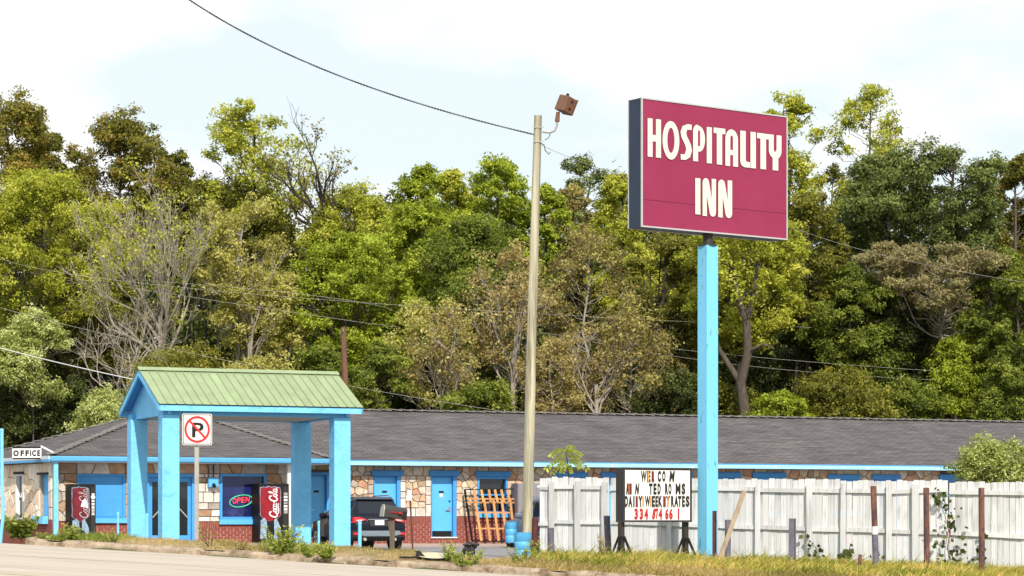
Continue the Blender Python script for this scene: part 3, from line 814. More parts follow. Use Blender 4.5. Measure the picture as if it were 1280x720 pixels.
for i, o in enumerate(sorted(ops) + [(A_END, A_END, 0, 0, 'end')]):
    full = o[0] < vis_r + 0.5
    zc0 = ZS if full else 1.45
    # pier between openings
    if o[0] - cur > 0.05:
        end = min(o[0], aw(1330))
        if full and cur > vis_l - 3:
            q = 0.2 if o[0] - cur > 0.8 else 0.0
            if q:
                quoins(BF, wall_main, cur, cur + q, zc0, o[3] if o[3] else 2.1, 0.0, M['quoin'] if i in (2, 3) else M['stone'])
                if o[4] != 'end': quoins(BF, wall_main, o[0] - q, o[0], zc0, o[3], 0.0, M['quoin'] if i == 2 else M['stone'])
                zt = o[3] if o[4] != 'end' else 2.1
                stones(BF, wall_main, cur + q, o[0] - q, zc0 + 0.30, zt, 0.0, M['stone'])
                quoins_c = cur + q
                while quoins_c < o[0] - q - 0.05:        # pale base course
                    l = min(rnd.uniform(0.3, 0.6), o[0] - q - quoins_c)
                    quoins(BF, wall_main, quoins_c, quoins_c + l, zc0, zc0 + 0.30, 0.0, M['quoin'] if rnd.random() < 0.55 else M['stone'])
                    quoins_c += l
                stones(BF, wall_main, cur, o[0], zt, ZT, 0.0, M['stone'], 0.3, 0.22)
            else:
                stones(BF, wall_main, cur, o[0], zc0, ZT, 0.0, M['stone'])
        elif end > cur:
            stones(BF, wall_main, cur, end, zc0, ZT, 0.0, M['stone'], 0.34, 0.27)
    if o[4] == 'end': break
    if o[1] < aw(1200): stones(BF, wall_main, o[0] - 0.001, o[1] + 0.001, o[3] + LT, ZT, 0.0, M['stone'], 0.5, 0.3)
    cur = o[1]
cur = aS + 0.02
for o in sorted(ops):
    if o[0] > aw(700): break
    if o[0] > cur: brickwork(bw_, BF, cur, o[0], ZB, ZS, 0.0)
    if o[4] == 'door': brickwork(bw_, BF, o[0], o[1], ZB, d_bot - 0.05, 0.0, False)
    else: brickwork(bw_, BF, o[0], o[1], ZB, ZS, 0.0)
    cur = o[1]
brickwork(bw_, BF, cur, aw(680), ZB, ZS, 0.0)
bk = MB().box(BF, aS, A_END, 0.0, 0.012, ZB, ZS - 0.01)
wb = bk.build('brick_base', M['brick_mortar'], motel)
# leave door openings clear of the mortar sheet
bpy.data.objects.remove(wb)
bk = MB(); cur = aS
for o in sorted(ops):
    bk.box(BF, cur, o[0], 0.0, 0.012, ZB, ZS - 0.012)
    bk.box(BF, o[0], o[1], 0.0, 0.012, ZB, (d_bot - 0.05) if o[4] == 'door' else ZS - 0.012)
    cur = o[1]
bk.box(BF, cur, A_END, 0.0, 0.012, ZB, ZS - 0.012)
wb = bk.build('brick_base', M['brick_mortar'], motel)
x = bw_.build('brick', M['brick'], wb); x['kind'] = 'stuff'
for i, o in enumerate(sorted(ops)):
    a0, a1, c0, c1, k = o
    ex = 0.09
    if not (k == 'door' and i == 0): lintel(BF, a0 - ex, a1 + ex, c1 + 0.002, c1 + LT - 0.004, 0.03)
    else: lintel(BF, a0 - ex, a1 + ex, c1 + 0.002, c1 + 0.1, 0.03)
    if k == 'door': door(BF, a0, a1, d_bot, c1, 0.0, paper=(i == 2), knob_right=(i != 0))
    else:
        window(BF, a0, a1, c0, c1, 0.0)
        MB().box(BF, a0 + 0.08, a0 + 0.5 * (a1 - a0), -0.19, -0.17, c0, c1).build('curtain', M['curtain'], motel)
# black sheet standing in for the unlit rooms behind the windows
MB().box(BF, aS, A_END, -0.32, -0.26, ZB, ZT).build('room_dark_sheet', M['black'], motel)
# walkway
MB().box(BF, aS - 0.3, A_END, -0.1, 1.25, -0.5, -0.205).build('walkway', M['walk'], motel, bevel=0.02)
MB().box(BF, aw(60, WALL_O), aw(372, WALL_O), 2.0, 4.3, -0.5, -0.12).build('walkway', M['walk'], motel)

# --- office front --------------------------------------------------------
bO = WALL_O
oz = lambda px, py: cz(px, py, bO)
ao = lambda px: aw(px, bO)
ZSo = oz(270, 652)
oA0, oA1 = ao(70.5), ao(372)
oops = [(ao(96), ao(156.5), oz(126, 653), oz(126, 592.5), 'panel'), (ao(182.5), ao(243), -0.12, oz(212, 592), 'entry'), (ao(274.5), ao(332.5), oz(300, 649), oz(300, 592.5), 'window')]
core = MB(); backing(core, BF, oA0, oA1, -0.3, 2.40, bO, [o[:4] for o in oops])
core.box(BF, oA1 - 0.2, oA1, 0.0, bO - 0.2, -0.3, 2.40)
ow = core.build('stone_wall', M['mortar'], motel)
cur = oA0
for o in oops + [(oA1, oA1, 0, 2.1, 'end')]:
    wd = o[0] - cur
    sx, sy = (0.42, 0.3) if cur < ao(150) else (0.5, 0.26)
    if wd > 0.6 and cur > ao(240) and cur < ao(300):
        # squared courses between the entry and the window
        c = ZSo
        while c < o[3] - 0.05:
            h = min(rnd.choice([0.16, 0.22, 0.3, 0.34]), o[3] - c); a = cur
            while a < o[0] - 0.05:
                l = min(rnd.uniform(0.28, 0.6), o[0] - a)
                quoins(BF, ow, a, a + l, c, c + h, bO, M['quoin'] if rnd.random() < 0.6 else M['stone_office']); a += l
            c += h
    else:
        stones(BF, ow, cur, o[0], ZSo, o[3], bO, M['stone_office'], sx, sy)
    stones(BF, ow, cur, o[0], o[3], 2.40, bO, M['stone_office'], 0.5, 0.3)
    if o[4] == 'end': break
    stones(BF, ow, o[0], o[1], o[3] + 0.002, 2.40, bO, M['stone_office'], 0.6, 0.3)
    cur = o[1]
ob = MB(); obk = MB(); cur = oA0
for o in oops:
    if o[4] == 'entry':
        brickwork(ob, BF, cur, o[0], -0.2, ZSo, bO); obk.box(BF, cur, o[0], bO, bO + 0.012, -0.2, ZSo - 0.012); cur = o[1]
brickwork(ob, BF, cur, oA1, -0.2, ZSo, bO); obk.box(BF, cur, oA1, bO, bO + 0.012, -0.2, ZSo - 0.012)
obb = obk.build('brick_base', M['brick_mortar'], motel)
x = ob.build('brick', M['brick'], obb); x['kind'] = 'stuff'
# boarded opening
o = oops[0]
pn = MB().box(BF, o[0] + 0.06, o[1] - 0.06, bO - 0.06, bO - 0.02, o[2] + 0.18, o[3] - 0.05).build('boarded_window', M['blue_trim'], motel)
f = MB(); f.box(BF, o[0], o[0] + 0.07, bO - 0.1, bO + 0.03, o[2], o[3]); f.box(BF, o[1] - 0.07, o[1], bO - 0.1, bO + 0.03, o[2], o[3]); f.box(BF, o[0] + 0.07, o[1] - 0.07, bO - 0.1, bO + 0.025, o[3] - 0.06, o[3]); f.box(BF, o[0] + 0.07, o[1] - 0.07, bO - 0.1, bO + 0.025, o[2], o[2] + 0.17)
f.build('frame', M['blue_trim'], pn)
MB().box(BF, o[0] - 0.04, o[1] + 0.04, bO + 0.033, bO + 0.12, o[2] - 0.02, o[2] + 0.12).build('window_sill', M['blue_door'], motel)
# glazed entry: two leaves
o = oops[1]; am = (o[0] + o[1]) / 2
for s0, s1 in ((o[0] + 0.1, am - 0.01), (am + 0.01, o[1] - 0.1)):
    dd = MB(); t = 0.11
    dd.box(BF, s0, s0 + t, bO - 0.1, bO - 0.05, o[2] + 0.03, o[3] - 0.12); dd.box(BF, s1 - t, s1, bO - 0.1, bO - 0.05, o[2] + 0.03, o[3] - 0.12)
    dd.box(BF, s0 + t, s1 - t, bO - 0.1, bO - 0.052, o[3] - 0.26, o[3] - 0.12); dd.box(BF, s0 + t, s1 - t, bO - 0.1, bO - 0.052, o[2] + 0.03, o[2] + 0.24)
    d_ = dd.build('glass_door', M['blue_trim'], motel)
    MB().box(BF, s0 + t, s1 - t, bO - 0.085, bO - 0.07, o[2] + 0.24, o[3] - 0.26).build('pane', M['glass_dark'], d_)
    lft = s0 < am - 0.3
    pa, pb = (s0 + t, s1 - t) if lft else (s1 - t, s0 + t)
    MB().beam(BF.p(pa, bO - 0.03, o[2] + 0.80), BF.p(pb, bO - 0.03, o[2] + 1.28), 0.035, 0.035).build('push_bar', M['metal_grey'], d_)
    if lft: MB().box(BF, s0 + t + 0.26, s0 + t + 0.55, bO - 0.068, bO - 0.064, o[2] + 1.25, o[2] + 1.75).build('notice', M['notice'], d_)
ef = MB(); ef.box(BF, o[0], o[0] + 0.095, bO - 0.12, bO + 0.05, o[2], o[3]); ef.box(BF, o[1] - 0.095, o[1], bO - 0.12, bO + 0.05, o[2], o[3]); ef.box(BF, o[0] + 0.095, o[1] - 0.095, bO - 0.12, bO + 0.045, o[3] - 0.115, o[3])
ef.build('door_frame', M['blue_trim'], motel)
# office window with curtain
o = oops[2]
window(BF, o[0], o[1], o[2], o[3], bO, split=False, glass='glass_blue')
MB().box(BF, oA0 + 0.3, oA1 - 0.3, bO - 0.34, bO - 0.3, -0.2, 2.35).build('room_dark_sheet', M['black'], motel)  # black sheet painted in place of the unlit office interior
# wall box by the window and its pipes
wbx = MB().box(BF, ao(258.5), ao(271), bO + 0.06, bO + 0.22, oz(265, 609), oz(265, 597)).build('meter_box', M['blue_door'], motel, bevel=0.02)
MB().lathe(BF.p(ao(265), bO + 0.2, oz(265, 606)), [(0.06, 0), (0.06, 0.1), (0.03, 0.12)], 10, BF.ey - 0.6 * BF.ez).build('meter_lens', M['black'], wbx)
MB().tube([BF.p(ao(259), bO + 0.09, 2.38), BF.p(ao(259.5), bO + 0.09, 2.2), BF.p(ao(260), bO + 0.09, oz(262, 598))], 0.018, 5).build('pipe', M['dark_wood'], wbx)
MB().tube([BF.p(ao(266), bO + 0.09, 2.38), BF.p(ao(266), bO + 0.09, oz(265, 598))], 0.018, 5).build('pipe', M['black'], wbx)
# porch posts
p0, p1 = aw(66.5, 2.85), aw(72, 2.85)
MB().box(BF, p0, p1, 2.80, 2.80 + (p1 - p0), -0.3, 2.425).build('corner_post', M['blue'], motel)
p0, p1 = aw(358.5, 2.6), aw(363.5, 2.6)
MB().box(BF, p0, p1, 2.55, 2.55 + (p1 - p0), -0.3, 2.40).build('porch_post', M['white_paint'], motel)
# --- left wall -----------------------------------------------------------
lz = lambda px, py: LF.hit(px, py)[1]
la = lambda px: LF.hit(px)[0]
lops = [(la(21), la(31), lz(26, 650), lz(26, 592), 'window'), (la(50.5), la(62), lz(56, 650), lz(56, 593), 'board')]
LA1 = la(66)
core = MB(); backing(core, LF, 0.1, LA1, -0.4, 2.42, 0.0, [o[:4] for o in lops])
lw_ = core.build('stone_wall', M['mortar_pale'], motel)
ZSl = lz(40, 650)
cur = la(-4)
for o in lops + [(LA1, LA1, 0, 2.0, 'end')]:
    stones(LF, lw_, cur, o[0], ZSl, 2.40, 0.0, M['stone_pale'], 0.26, 0.5)
    if o[4] == 'end': break
    stones(LF, lw_, o[0], o[1], o[3], 2.40, 0.0, M['stone_pale'], 0.5, 0.32)
    cur = o[1]
lb = MB(); brickwork(lb, LF, la(-4), LA1, -0.3, ZSl - 0.01, 0.0)
lbb = MB().box(LF, 0.1, LA1, 0.0, 0.012, -0.4, ZSl - 0.015).build('brick_base', M['brick_mortar'], motel)
x = lb.build('brick', M['brick'], lbb); x['kind'] = 'stuff'
o = lops[0]
wo = window(LF, o[0], o[1], o[2], o[3], 0.0, split=True, sill=False, fm='white_paint')
for k in (0.35, 0.65): MB().box(LF, o[0] + k * (o[1] - o[0]) - 0.012, o[0] + k * (o[1] - o[0]) + 0.012, -0.07, -0.05, (o[2] + o[3]) / 2 + 0.03, o[3] - 0.08).build('glazing_bar', M['white_paint'], wo)
MB().box(LF, o[0] - 0.05, o[1] + 0.05, 0.062, 0.1, o[3] - 0.02, o[3] + 0.06).build('lintel', M['black'], motel)
o = lops[1]
bd = MB().box(LF, o[0], o[1], -0.13, -0.10, o[2] + 0.12, o[3]).build('boarded_window', M['blue_door'], motel)
MB().box(LF, o[0] - 0.2, o[1] - 0.05, 0.03, 0.22, o[2] - 0.12, o[2] + 0.12).build('window_sill', M['blue'], motel)
MB().box(LF, o[0] - 0.08, o[1] + 0.05, 0.03, 0.09, o[3] - 0.005, o[3] + 0.06).build('lintel', M['black'], motel)
# gable end far right, back wall so the block is closed
MB().box(BF, A_END - 0.2, A_END, -9.0, -0.33, -0.3, 2.44).build('end_wall', M['mortar'], motel)
MB().box(BF, aA - 1.5, A_END - 0.21, -9.1, -8.9, -0.3, 2.44).build('back_wall', M['mortar'], motel)
# ------------------------------------------------------------------ 2D shapes -> mesh
def arc(cx, cy, rx, ry, a0, a1, n=8):
    return [(cx + rx * math.cos(R(a0 + (a1 - a0) * i / n)), cy + ry * math.sin(R(a0 + (a1 - a0) * i / n))) for i in range(n + 1)]
def ellipse(cx, cy, rx, ry, n=20): return arc(cx, cy, rx, ry, 0, 360 - 360 / n, n - 1)
def ribbon(path, wdt):
    pts = [np.array(q, float) for q in path]; l, r = [], []
    for i, q in enumerate(pts):
        d = pts[min(i + 1, len(pts) - 1)] - pts[max(i - 1, 0)]; d /= np.linalg.norm(d) + 1e-9
        n = np.array((-d[1], d[0])); h = (wdt[i] if hasattr(wdt, '__len__') else wdt) / 2
        l.append(tuple(q + n * h)); r.append(tuple(q - n * h))
    return l + r[::-1]

def curve_to_mesh(cu):
    o = bpy.data.objects.new('tmp', cu); sc.collection.objects.link(o)
    dg = bpy.context.evaluated_depsgraph_get(); dg.update()
    me = bpy.data.meshes.new_from_object(o.evaluated_get(dg))
    v = [tuple(q.co) for q in me.vertices]; f = [tuple(p.vertices) for p in me.polygons]
    bpy.data.objects.remove(o); bpy.data.curves.remove(cu); bpy.data.meshes.remove(me)
    return v, f

def fill2d(loops, depth):
    cu = bpy.data.curves.new('tmp', 'CURVE'); cu.dimensions = '2D'; cu.fill_mode = 'BOTH'; cu.extrude = depth / 2
    for lp in loops:
        s = cu.splines.new('POLY'); s.points.add(len(lp) - 1)
        for p, q in zip(s.points, lp): p.co = (q[0], q[1], 0, 1)
        s.use_cyclic_u = True
    return curve_to_mesh(cu)

_gc = {}
def glyph(ch, depth=0.02, bold=0.0, res=3):
    k = (ch, depth, bold)
    if k not in _gc:
        cu = bpy.data.curves.new('tmp', 'FONT'); cu.body = ch; cu.size = 1.0; cu.extrude = depth / 2; cu.offset = bold; cu.resolution_u = res
        v, f = curve_to_mesh(cu)
        xs_ = [q[0] for q in v]; ys_ = [q[1] for q in v]
        x0, x1, y0, y1 = min(xs_), max(xs_), min(ys_), max(ys_)
        _gc[k] = ([((a - x0) / (x1 - x0), (b_ - y0) / (y1 - y0), c) for a, b_, c in v], f)
    return _gc[k]

def put(fr, vf, a0, a1, c0, c1, b, m, name, parent, slant=0.0):
    """Place a unit-box outline in the frame's a-c plane, its back at offset b."""
    v, f = vf
    zs = [q[2] for q in v]; zmin = min(zs)
    vs = [fr.p(a0 + q[0] * (a1 - a0) + slant * q[1] * (c1 - c0), b + (q[2] - zmin), c0 + q[1] * (c1 - c0)) for q in v]
    return MB().add(vs, f).build(name, m, parent)

# ------------------------------------------------------------------ entrance canopy
CF = Fr(V(198, 54.0), TH)                      # origin: front left roof corner; b<0 goes back
canopy = thing('entrance_canopy', CF.p(2.4, -1.9, -0.3), 'blue drive-through canopy on four square columns with green metal roof', 'canopy')
CW, CD, CE, CR = 4.856, 3.86, 3.255, 4.14
def cc(a, bb, c): return CF.p(a, -bb, c)
# roof: standing seam panels as separate pieces on both slopes
npan = 24
roofdeck = MB()
for s in (0, 1):
    e, r_ = (0.0, CD / 2) if s == 0 else (CD, CD / 2)
    roofdeck.add([cc(0.02, e, CE - 0.035), cc(CW - 0.02, e, CE - 0.035), cc(CW - 0.02, r_, CR - 0.035), cc(0.02, r_, CR - 0.035)], [(0, 1, 2, 3)])
deck = roofdeck.build('roof', M['blue_trim'], canopy)
nrm = np.array((0, 0, 1.0))
for s in (0, 1):
    e = -0.04 if s == 0 else CD + 0.04
    for i in range(npan):
        a0, a1 = CW * i / npan, CW * (i + 1) / npan
        k = CE - 0.018; h = 0.026
        m_ = MB(); vs = []
        for bb, c in ((e, k), (CD / 2, CR)):
            vs += [cc(a0, bb, c), cc(a0 + 0.001, bb, c + h), cc(a0 + 0.012, bb, c + h), cc(a0 + 0.02, bb, c + 0.004), cc(a1 - 0.001, bb, c + 0.004), cc(a1 - 0.001, bb, c)]
        fs = [(j, j + 1, 7 + j, 6 + j) for j in range(5)]
        if s == 1: fs = [q[::-1] for q in fs]
        m_.add(vs, fs).build('roof_panel', M['metal_roof'], deck)
rc = MB()
rc.add([cc(-0.02, CD / 2 - 0.16, CR - 0.035), cc(CW + 0.02, CD / 2 - 0.16, CR - 0.035), cc(CW + 0.02, CD / 2, CR + 0.05), cc(-0.02, CD / 2, CR + 0.05), cc(-0.02, CD / 2 + 0.16, CR - 0.035), cc(CW + 0.02, CD / 2 + 0.16, CR - 0.035)], [(0, 1, 2, 3), (3, 2, 5, 4)])
rc.build('ridge_cap', M['metal_roof'], deck)
# fascia and barge boards
b = MB().box(CF, 0.0, CW, -0.04, 0.0, CE - 0.165, CE - 0.04); b.build('fascia_board', M['blue'], canopy)
b = MB().box(CF, 0.0, CW, -CD, -CD + 0.04, CE - 0.165, CE - 0.04); b.build('fascia_board', M['blue'], canopy)
for a0 in (0.0, CW - 0.045):
    for e in (0.0, CD):
        m_ = MB()
        q = [cc(a0, e, CE - 0.165), cc(a0, CD / 2, CR - 0.165), cc(a0, CD / 2, CR - 0.038), cc(a0, e, CE - 0.038)]
        q2 = [p + CF.ex * 0.042 for p in q]
        m_.add(q + q2, [(0, 1, 2, 3), (7, 6, 5, 4), (0, 4, 5, 1), (3, 2, 6, 7), (0, 3, 7, 4), (1, 5, 6, 2)])
        m_.build('barge_board', M['blue'], canopy)
# beams under the roof, soffit, gable walls
for bb in (0.22, CD - 0.62):
    MB().box(CF, 0.16, CW - 0.25, -bb - 0.36, -bb, CE - 0.245, CE - 0.12).build('beam', M['blue_door'], canopy)
MB().box(CF, 0.52, CW - 0.6, -CD + 0.62, -0.58, CE - 0.235, CE - 0.205).build('soffit', M['soffit'], canopy)
for a0 in (0.26, CW - 0.36):
    b0_, b1_ = 0.58, CD - 0.62
    MB().box(CF, a0 + 0.01, a0 + 0.1, -CD + 0.62, -0.58, CE - 0.242, CE - 0.155).build('beam', M['blue'], canopy)
    g = [cc(a0, 0.14, CE - 0.24), cc(a0, CD - 0.14, CE - 0.24), cc(a0, CD - 0.14, CE - 0.02), cc(a0, CD / 2, CR - 0.07), cc(a0, 0.14, CE - 0.02)]
    g2 = [p + CF.ex * 0.08 for p in g]
    MB().add(g + g2, [(4, 3, 2, 1, 0), (5, 6, 7, 8, 9)] + [(k, (k + 1) % 5, (k + 1) % 5 + 5, k + 5) for k in range(5)]).build('gable_wall', M['blue'], canopy)
for a0 in (0.14, 4.22):
    for bb in (0.20, CD - 0.62 - 0.02):
        zb = -0.5
        MB().box(CF, a0, a0 + 0.40, -bb - 0.40, -bb, zb, CE - 0.247).build('column', M['blue'], canopy, bevel=0.012)

# ------------------------------------------------------------------ tall sign
SF = Fr(V(802, 51.0), R(35.8))
sh = lambda px, py, b=0.0: SF.hit(px, py, b)
sw_ = sh(984.5, 200)[0]; sb, st = sh(802, 283.4)[1], sh(802, 121.3)[1]
SD = 0.4355
pa0, pa1 = sh(884, 400, -0.05)[0], sh(898, 400, -0.05)[0]
psz = pa1 - pa0
gz = float(z_bank(*SF.p(pa0, 0, 0)[:2]))
tall = thing('motel_sign', SF.p((pa0 + pa1) / 2, -0.2, gz), 'tall crimson motel sign with cream lettering on square light blue post', 'sign')
pb0 = -SD / 2 + psz / 2 - 0.0
MB().box(SF, pa0, pa1, pb0 - psz, pb0, gz - 0.5, sh(884, 305.5)[1]).build('post', M['blue_post'], tall, bevel=0.01)
pc = (pa0 + pa1) / 2
MB().lathe(SF.p(pc, -SD / 2, sh(884, 306)[1]), [(0.2, 0), (0.2, 0.03), (0.11, 0.04), (0.11, 0.45)], 14).build('collar', M['bronze'], tall)
cab = MB().box(SF, 0.0, sw_, -SD, -0.03, sb + 0.01, st - 0.01).build('cabinet', M['sign_navy'], tall)
fr_ = MB(); t = 0.03
for bq in (-0.03, -SD - 0.03):
    fr_.box(SF, 0, t, bq, bq + 0.035, sb, st); fr_.box(SF, sw_ - t, sw_, bq, bq + 0.035, sb, st)
    fr_.box(SF, t, sw_ - t, bq, bq + 0.035, st - t, st); fr_.box(SF, t, sw_ - t, bq, bq + 0.035, sb, sb + t)
fr_.build('frame', M['sign_alu'], cab)
fc = MB(); seam = sh(802, 249)[1]
fc.box(SF, t, sw_ - t, -0.028, -0.012, seam + 0.004, st - t); fc.box(SF, t, sw_ - t, -0.028, -0.013, sb + t, seam - 0.004)
face = fc.build('sign_face', M['sign_red'], tall)
MB().box(SF, t, sw_ - t, -SD - 0.02, -SD - 0.002, sb + t, st - t).build('sign_face', M['sign_red'], tall)

G = {}
G['H'] = (0.37, [[(0, 0), (.135, 0), (.135, .41), (.235, .41), (.235, 0), (.37, 0), (.37, 1), (.235, 1), (.235, .58), (.135, .58), (.135, 1), (0, 1)]])
G['O'] = (0.45, [ellipse(.225, .5, .225, .5, 28), ellipse(.225, .5, .10, .33, 20)])
G['S'] = (0.31, [ribbon([(.30, .925), (.2, .925), (.12, .89), (.078, .76), (.10, .64), (.155, .53), (.205, .42), (.232, .28), (.19, .13), (.12, .078), (.01, .075)], .15)])
G['P'] = (0.34, [[(0, 0), (.14, 0), (.14, .27)] + arc(.17, .62, .17, .35, -80, 90, 10) + arc(.12, .80, .12, .2, 90, 180, 6), [(.135, .42), (.135, .80)] + arc(.17, .80, .035, .06, 180, 0, 4) + [(.205, .8), (.205, .42)]])
G['I'] = (0.15, [[(0, 0), (.15, 0), (.15, 1), (0, 1)]])
G['T'] = (0.33, [[(0, 1), (0, .85), (.09, .85), (.09, 0), (.24, 0), (.24, .85), (.33, .85), (.33, 1)]])
G['A'] = (0.35, [[(0, 0), (.13, 0), (.13, .30), (.22, .30), (.22, 0), (.35, 0), (.35, .72)] + arc(.175, .72, .175, .28, 0, 180, 12), [(.135, .44), (.135, .76)] + arc(.175, .76, .04, .08, 180, 0, 4) + [(.215, .44)]])
G['L'] = (0.27, [[(0, 1)] + arc(.13, .17, .13, .17, 180, 270, 6) + [(.27, 0), (.27, .15), (.17, .16), (.15, .2), (.15, 1)]])
G['Y'] = (0.33, [[(0, 1), (0, .52), (.03, .42), (.10, .34), (.10, 0), (.245, 0), (.245, .34), (.30, .42), (.33, .52), (.33, 1), (.205, 1), (.205, .58), (.165, .50), (.125, .58), (.125, 1)]])
G['N'] = (0.37, [[(0, 0), (.115, 0), (.115, .56), (.19, .13)] + arc(.28, .13, .09, .13, 180, 360, 8) + [(.37, 1), (.255, 1), (.255, .44), (.18, .87)] + arc(.09, .87, .09, .13, 0, 180, 8)])
zx = lambda cx, cy: (770 + cx / 3.274, 100 + cy / 3.274)
spec = [('H', 128, 186, 159, 316), ('O', 189, 261, 168, 326), ('S', 262, 313, 180, 328), ('P', 314, 366, 184, 334), ('I', 370, 394, 193, 341), ('T', 398, 449, 197, 346),
        ('A', 446, 501, 202, 353), ('L', 507, 550, 209, 357), ('I', 549, 574, 213, 361), ('T', 576, 629, 219, 365), ('Y', 624, 679, 225, 370),
        ('I', 323, 347, 402, 550), ('N', 353, 411, 403, 558), ('N', 417, 477, 409, 564)]
for ch, x0, x1, y0, y1 in spec:
    gw, loops = G[ch]
    q0 = sh(*zx(x0, (y0 + y1) / 2)); q1 = sh(*zx(x1, (y0 + y1) / 2))
    c1_ = sh(*zx((x0 + x1) / 2, y0))[1]; c0_ = sh(*zx((x0 + x1) / 2, y1))[1]
    un = [[(p[0] / gw, p[1]) for p in lp] for lp in loops]
    vf = fill2d(un, 0.012)
    q0 = (q0[0] + 0.012, q0[1]); q1 = (q1[0] - 0.012, q1[1])
    gl = put(SF, vf, q0[0], q1[0], c0_, c1_, -0.011, M['letter_cream'], 'letter', face)
    put(SF, vf, q0[0] - 0.010, q1[0] + 0.012, c0_ - 0.014, c1_ + 0.008, -0.0125 - 0.004, M['letter_edge'], 'letter_outline', face)  # dark outline layer behind the cream letter

# ------------------------------------------------------------------ marquee (letter board)
MF = Fr(V(781, 51.6), R(25))
mh = lambda px, py, b=0.0: MF.hit(px, py, b)
mw = mh(863.5, 620)[0]; mb_, mt_ = mh(781, 651.5)[1], mh(781, 585.8)[1]
MD = 0.36
mz = float(z_bank(*MF.p(0.8, -0.2, 0)[:2]))
marq = thing('marquee_sign', MF.p(mw / 2, -MD / 2, mz), 'low black framed marquee letter board with changeable letters on braced legs', 'sign')
mcab = MB().box(MF, -0.03, mw + 0.03, -MD, -0.035, mb_ - 0.02, mt_ + 0.03).build('cabinet', M['bronze'], marq)
fr_ = MB(); t = 0.028
fr_.box(MF, -0.03, t - 0.02, -0.034, 0.0, mb_ - 0.02, mt_ + 0.03); fr_.box(MF, mw - t + 0.02, mw + 0.03, -0.034, 0.0, mb_ - 0.02, mt_ + 0.03)
fr_.box(MF, t - 0.02, mw - t + 0.02, -0.034, -0.001, mt_ - 0.005, mt_ + 0.03); fr_.box(MF, t - 0.02, mw - t + 0.02, -0.034, -0.001, mb_ - 0.02, mb_ + 0.01)
fr_.build('frame', M['bronze'], mcab)
rows = [(588.5, 602.2), (604.2, 618.0), (619.8, 633.5), (635.5, 649.3)]
mpan = None
for y0, y1 in rows:
    c0_, c1_ = mh(820, y1 + 0.95)[1], mh(820, y0 - 0.75)[1]
    p_ = MB().box(MF, 0.01, mw - 0.01, -0.034, -0.022, c0_, c1_).build('panel', M['sign_white'], marq)
    mpan = mpan or p_
    r_ = MB()
    for k in range(17):                                       # thin moulded ribs of the translucent panel
        a = 0.05 + k * (mw - 0.1) / 16
        r_.box(MF, a - 0.004, a + 0.004, -0.022, -0.018, c0_ + 0.01, c1_ - 0.01)
    r_.build('rib', M['offwhite'], p_)['kind'] = 'stuff'
def mletter(ch, x0, x1, row, m='letter_black', slant=0.0):
    y0, y1 = rows[row]; ym = (y0 + y1) / 2
    a0, a1 = mh(760 + x0 / 8, ym)[0], mh(760 + x1 / 8, ym)[0]
    c0_, c1_ = mh(760 + (x0 + x1) / 16, y1)[1], mh(760 + (x0 + x1) / 16, y0)[1]
    put(MF, glyph(ch, 0.008, 0.052 if ch not in 'WM' else 0.032), a0, a1, c0_, c1_, -0.0175, M[m], 'letter', marq, slant)
def mstrip(x0, x1, row, m):
    y0, y1 = rows[row]; ym = (y0 + y1) / 2
    a0, a1 = mh(760 + x0 / 8, ym)[0], mh(760 + x1 / 8, ym)[0]
    MB().box(MF, a0, a1, -0.0176, -0.0105 + 0.0045, mh(790, y1)[1] + 0.01, mh(790, y0)[1] - 0.01).build('letter_backing', M[m], marq)
for ch, x0, x1 in (('W', 333, 388), ('E', 393, 428), ('L', 440, 466), ('C', 500, 532), ('O', 546, 578)): mletter(ch, x0, x1, 0)
mletter('M', 616, 662, 0, slant=0.1)
mstrip(398, 412, 0, 'letter_orange'); mstrip(446, 462, 0, 'letter_maroon')
mletter('R', 183, 212, 1, slant=0.12); mletter('E', 217, 238, 1); mletter('N', 272, 308, 1, slant=0.1); mstrip(224, 240, 1, 'letter_maroon'); mstrip(209, 215, 1, 'letter_orange')
for ch, x0, x1 in (('T', 414, 448), ('E', 458, 488), ('D', 499, 530), ('R', 574, 604), ('O', 608, 638), ('M', 680, 727), ('S', 740, 776)): mletter(ch, x0, x1, 1)
for ch, x0, x1 in (('D', 169, 203), ('A', 207, 246), ('I', 256, 268), ('L', 280, 302), ('Y', 308, 347), ('W', 373, 424), ('E', 442, 472), ('E', 478, 502), ('K', 508, 545), ('L', 556, 580), ('Y', 584, 624), ('R', 634, 664), ('A', 667, 706), ('T', 704, 736), ('E', 744, 772), ('S', 780, 817)): mletter(ch, x0, x1, 2)
mstrip(284, 300, 2, 'letter_maroon'); mstrip(348, 362, 2, 'letter_orange'); mstrip(425, 436, 2, 'letter_orange'); mstrip(562, 580, 2, 'letter_maroon'); mstrip(596, 606, 2, 'letter_orange')
for ch, x0, x1 in (('3', 268, 302), ('3', 320, 354), ('4', 368, 404), ('7', 480, 505), ('4', 509, 546), ('6', 575, 608), ('6', 615, 650), ('1', 702, 716)): mletter(ch, x0, x1, 3, 'letter_red')
mletter('8', 440, 470, 3, 'letter_red', 0.15)
for pxl, b0_ in ((776.5, -0.3), (856.5, -0.06)):
    a = mh(pxl, 670, -0.18)[0]
    g = float(z_bank(*MF.p(a, -0.18, 0)[:2]))
    leg = MB().box(MF, a - 0.055, a + 0.055, -0.235, -0.125, g - 0.3, mb_ - 0.021).build('leg', M['bronze'], marq)
    for da in (-0.22, 0.22):
        for db in (0.16, -0.16) if da < 0 else (0.22, -0.2):
            MB().beam(MF.p(a + da * 0.15, -0.18 + db * 0.3, g + 0.52), MF.p(a + da, -0.18 + db, g - 0.05), 0.05, 0.05).build('brace', M['black'], leg)

